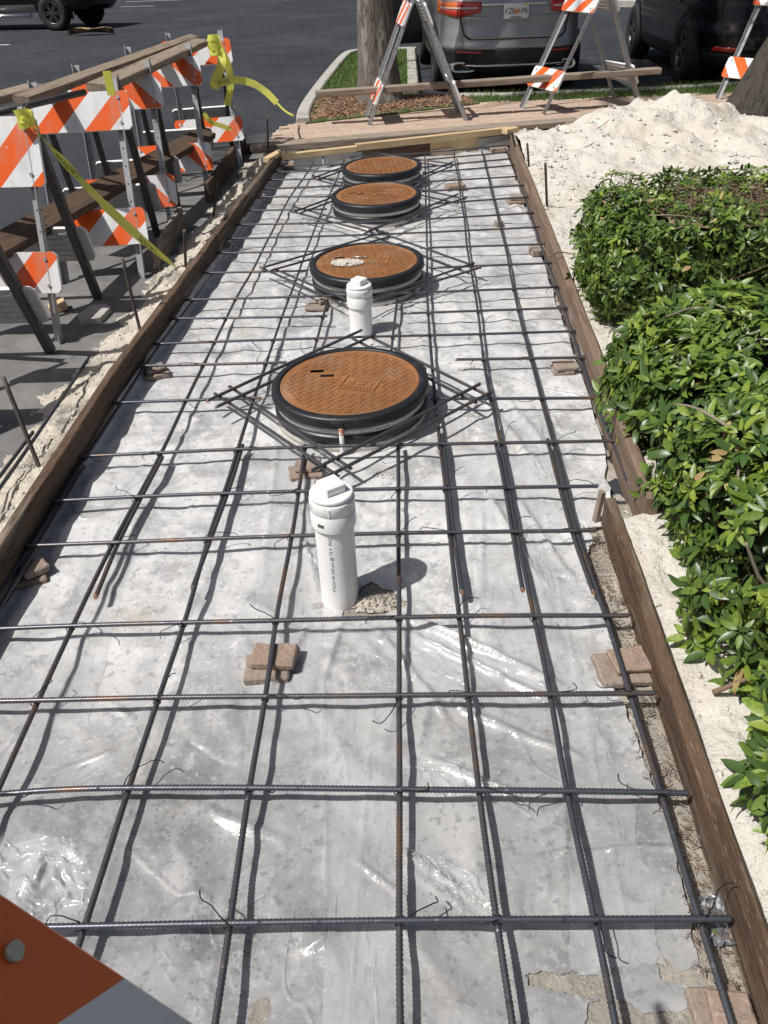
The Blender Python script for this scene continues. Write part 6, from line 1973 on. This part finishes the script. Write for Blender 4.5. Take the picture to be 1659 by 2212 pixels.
hedge('boxy clipped hedge below the sand mound, brown twigs on its top', (1.78, 3.86, .08), wh,
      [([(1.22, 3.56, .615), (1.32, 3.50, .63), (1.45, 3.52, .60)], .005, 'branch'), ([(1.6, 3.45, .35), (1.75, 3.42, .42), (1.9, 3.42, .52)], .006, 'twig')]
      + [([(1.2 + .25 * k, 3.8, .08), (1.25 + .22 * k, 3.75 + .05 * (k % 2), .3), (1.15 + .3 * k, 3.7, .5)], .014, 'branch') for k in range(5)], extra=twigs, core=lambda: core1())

# near loose hedge
def xb(y): return .79 + .045 * y - .20 * max(0, 1.3 - y) + .02 * min(1, max(0, y - 1.8)) + .03 * nz(y * 2.2, 7.7) - .05 * max(0, y - 2.3)
def zt(y): return .10 + .40 * min(1, max(0.12, (y - .35) / 1.0)) + .04 * nz(y * 2.5, 3.3)
wh = []
while len(wh) < 2700:
    y = rnd.uniform(.80, 3.12); th = rnd.uniform(-.05, 1.9)
    endf = min(1, max(0, (3.18 - y) / .35)) ** .5 * min(1, max(0, (y - .68) / .25)) ** .5
    hw = .60
    xc = xb(y) + hw
    ct, st = cos(th), sin(th)
    dep = rnd.choice([0, 0, .02, .05, .09, .13, .18, .24]) * rnd.uniform(.6, 1.1)
    lump = .055 * fbm(y * 3.1, th * 1.8, 6.0)
    r = 1 + lump / .5 - dep / .55
    x = xc - hw * math.copysign(abs(ct) ** .7, ct) * r * (.55 + .45 * endf)
    z = .11 + (zt(y) - .11) * max(0, st) ** .62 * r * (.6 + .4 * endf)
    if th > 1.55: x = xc + rnd.uniform(0, .55)
    if z < .08: continue
    if fbm(x * 5, y * 5, z * 5 + 3, 2) < -.16: continue
    nrm = Vector((-ct * .9, (y - 1.9) * .12, max(.15, st)))
    nn = (nrm.normalized() + Vector((rnd.gauss(0, .4), rnd.gauss(0, .4), rnd.gauss(0, .3) + .25))).normalized()
    wh.append(whorl(Vector((x, y, z)), nn, rnd.uniform(.030, .066), rnd, dep, rnd.random() < .15))
st_ = [([(1.12, 2.10, .42), (1.02, 1.98, .46), (1.00, 1.84, .42), (.96, 1.74, .36)], .010, 'branch'), ([(1.02, 1.98, .45), (.95, 2.08, .47), (.90, 2.12, .46)], .008, 'branch'),
       ([(1.30, 2.78, .46), (1.18, 2.75, .52), (1.05, 2.70, .50)], .008, 'branch'), ([(1.35, 2.62, .48), (1.27, 2.64, .53), (1.2, 2.74, .54)], .008, 'branch'),
       ([(.92, 1.62, .34), (.98, 1.68, .44), (1.05, 1.60, .46)], .006, 'stem'), ([(1.2, 1.9, .48), (1.16, 1.82, .54), (1.08, 1.78, .53)], .006, 'stem'), ([(.80, 1.30, .10), (.84, 1.27, .17), (.90, 1.24, .26)], .011, 'twig')]
st_ += [([(1.05 + .1 * (k % 3), .95 + .27 * k, .05), (1.0, 1.0 + .27 * k, .2), (.92 + .1 * (k % 2), 1.02 + .27 * k, .36)], .012, 'branch') for k in range(8)]
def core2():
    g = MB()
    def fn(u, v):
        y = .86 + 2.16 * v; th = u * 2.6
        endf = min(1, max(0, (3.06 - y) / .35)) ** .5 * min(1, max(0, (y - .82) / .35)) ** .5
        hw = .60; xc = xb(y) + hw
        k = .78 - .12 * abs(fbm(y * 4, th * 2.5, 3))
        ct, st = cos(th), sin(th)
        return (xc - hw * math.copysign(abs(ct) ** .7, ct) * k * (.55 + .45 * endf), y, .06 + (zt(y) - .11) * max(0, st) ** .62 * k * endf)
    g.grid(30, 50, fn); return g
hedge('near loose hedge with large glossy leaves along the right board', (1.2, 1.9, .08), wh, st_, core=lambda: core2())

# ------------------------------------------------------------------ small debris
random.seed(31)
# asphalt chip, curled dead leaf, brick rubble, wrapper, fallen leaves, twigs
g = MB(); c = W(206, 684, -.01)
poly_ = [(c.x + .085 * cos(a) * (1 + .15 * nz(a, 2)), c.y + .13 * sin(a) * (1 + .15 * nz(a, 5))) for a in [.5, 1.3, 2.2, 3.4, 4.2, 5.5]]
g.prism(poly_, -.016, .018); drop('concrete_chip', g, MT['concrete'], 'flat grey concrete chip on the shaded asphalt under the barricades', 'chip')
c = W(198, 76, -.02)
g = MB()
def dl(u, v):
    x = (u - .5) * 1.15; w = .16 * sin(pi * u) + .02
    return (c.x + x, c.y + (v - .5) * 2 * w, -.005 + .10 * abs(v - .5) * 2 + .05 * sin(u * 9) * abs(v - .5) + .05 * sin(u * pi))
g.grid(16, 7, dl); drop('dead_palm_leaf', g, mat('dry_leaf', (.30, .22, .11), rough=.8, layers=[('N', 6, (.06, .04, .02), .45, .6)]), 'curled dead palm leaf on the asphalt below the pickup', 'dead leaf')
RUB = [(1205, 292, .14, .09, .03), (1235, 276, .12, .08, .05), (1262, 268, .10, .10, .05), (1282, 262, .13, .07, .04), (1300, 266, .08, .07, .03), (1222, 286, .07, .06, .03)]
for k, (px, py, w, d, h) in enumerate(RUB):
    q = W(px, py, .1); z = max(.07, mound_h(q.x, q.y) + .005)
    o = obj('brick_rubble', brick_mesh(w, d, h, 50 + k, .008), loc=(q.x, q.y, z + h * .3), rot=(random.uniform(-.5, .5), random.uniform(-.5, .5), random.uniform(0, 3)))
    tag(o, 'broken brick piece in the soil between long plank and mound, ' + ['nearest the header block', 'third from left', 'middle one', 'upper right one', 'rightmost', 'small second from left'][k], 'brick', 'brick rubble')
g = MB()
q0 = W(1240, 275, .1)
def soil(u, v):
    x, y = q0.x - .75 + 1.5 * u, q0.y - .22 + .55 * v
    e = min(u, v, 1 - u, 1 - v) * 5
    return (x, y, (mound_h(x, y) if y < 8.9 else .05) + min(.03, .05 * e) * (1 + .8 * fbm(x * 9, y * 9)) - .012)
g.grid(50, 26, soil); tag(obj('soil_patch', g, mats=MT['dirt']), 'brown soil and rubble between plank and sand mound', kind='structure')
g = MB(); c = W(1548, 1992, .01)
def wrap(u, v):
    x, y = (u - .5) * .085, (v - .5) * .10
    return (c.x + x + .012 * nz(u * 5, v * 5, 1), c.y + y + .012 * nz(u * 5, v * 5, 7), .020 + .020 * fbm(u * 5, v * 5, 3))
g.grid(16, 16, wrap, smooth=False)
drop('foil_wrapper', g, mat('foil', (.30, .31, .33), rough=.22, metal=.7, layers=[('V', 40, (.03, .03, .035), .25, .2), ('N', 30, (.75, .75, .75), .6, .64)]), 'crumpled silver and black wrapper at the foot of the near right board', 'wrapper')
g = MB(); L_ = LEAVES[2]
def fallen(px, py, z, L, rz, m, label):
    q = W(px, py, z); o = obj('fallen_leaf', LM[m][2], mw=Matrix.Translation((q.x, q.y, film_z(q.x, q.y) + .012)) @ Matrix.Rotation(rz, 4, 'Z') @ Matrix.Rotation(.1, 4, 'X') @ Matrix.Diagonal((L, L, L, 1)))
    tag(o, label, 'leaf')
fallen(1530, 2035, .0, .07, .2, 0, 'green leaf lying below the crumpled wrapper')
fallen(1395, 1375, .0, .045, .1, 1, 'small fallen leaf by the paver pair at the right board')
fallen(1392, 1378, .0, .04, 1.6, 1, 'second small fallen leaf by the right board')
fallen(1410, 1190, .0, .05, 3.2, 0, 'green fallen leaf on the film near the board end')
def twig(pts, r, label, m='twig'):
    g = MB(); P_ = smooth_path([Vector(p) for p in pts], 2); g.tube(P_, r, 5, rad=[r * (1 - .6 * i / (len(P_) - 1)) for i in range(len(P_))])
    drop('twig', g, MT[m], label, 'twig')
def sp(px, py, dz=.01):
    q = W(px, py, .12); return Vector((q.x, q.y, mound_h(q.x, q.y) + dz))
twig([sp(1200, 300, .0), sp(1215, 318, 0), sp(1240, 326, 0), sp(1262, 330, 0), sp(1285, 326, 0), sp(1310, 318, .0)], .006, 'bent root twig in the sand behind the right form board')
twig([sp(1218, 342, .0), sp(1240, 347, 0), sp(1260, 348, .0), sp(1280, 343, 0), sp(1300, 335, 0)], .005, 'thin root twig on the sand below the bent one')
q1, q2 = W(1190, 560, .17), W(1216, 548, .17)
twig([q1 + Vector((-.02, 0, .01)), (q1 + q2) / 2 + Vector((0, 0, .03)), q2 + Vector((.06, -.02, .0))], .006, 'root bent over the top of the far right board')
# exposed soil litter along the near right board
g = MB()
for k in range(520):
    y = random.uniform(.6, 2.1); x = random.uniform(film_edge(y) - .005, xr(y) - .005)
    p = Vector((x, y, .014 + .006 * random.random())); a = random.uniform(0, 6.3); L = random.uniform(.006, .03)
    e = p + Vector((L * cos(a), L * sin(a), random.uniform(-.002, .006)))
    g.tube([p, (p + e) / 2 + Vector((.15 * L * sin(a), -.15 * L * cos(a), .003)), e], random.uniform(.0006, .0016), 3, caps=False)
tag(obj('litter', g, mats=MT['twig']), 'fine twigs and litter on the bare soil along the near right board', 'litter', kind='stuff')
# white sand splashes on the film
for k, (px, py, rx, ry, lab) in enumerate([(835, 1030, .05, .03, 'below the nearest manhole, right of the diamond'), (1010, 800, .05, .02, 'right of the nearest manhole'), (590, 1015, .03, .02, 'left of the lower diamond corner'), (1020, 900, .04, .02, 'by the loose film lap'), (850, 968, .12, .02, 'along the front of the nearest manhole'), (775, 655, .15, .03, 'in front of the second manhole')]):
    q = W(px, py, 0); g = MB()
    for j in range(60):
        a = random.uniform(0, 6.3); s_ = random.random() ** .6; r = random.choice([.002, .003, .005])
        x, y = q.x + rx * s_ * cos(a), q.y + ry * s_ * sin(a); z = film_z(x, y) + r * .4
        g.add([(x + r, y, z), (x - r * .6, y + r, z), (x - r * .6, y - r, z), (x, y, z + r), (x, y, z - r)], [(0, 1, 3), (1, 2, 3), (2, 0, 3), (1, 0, 4), (2, 1, 4), (0, 2, 4)])
    tag(obj('sand_splash', g, mats=MT['sand']), 'crumbs of sand on the film ' + lab, 'sand', kind='stuff')
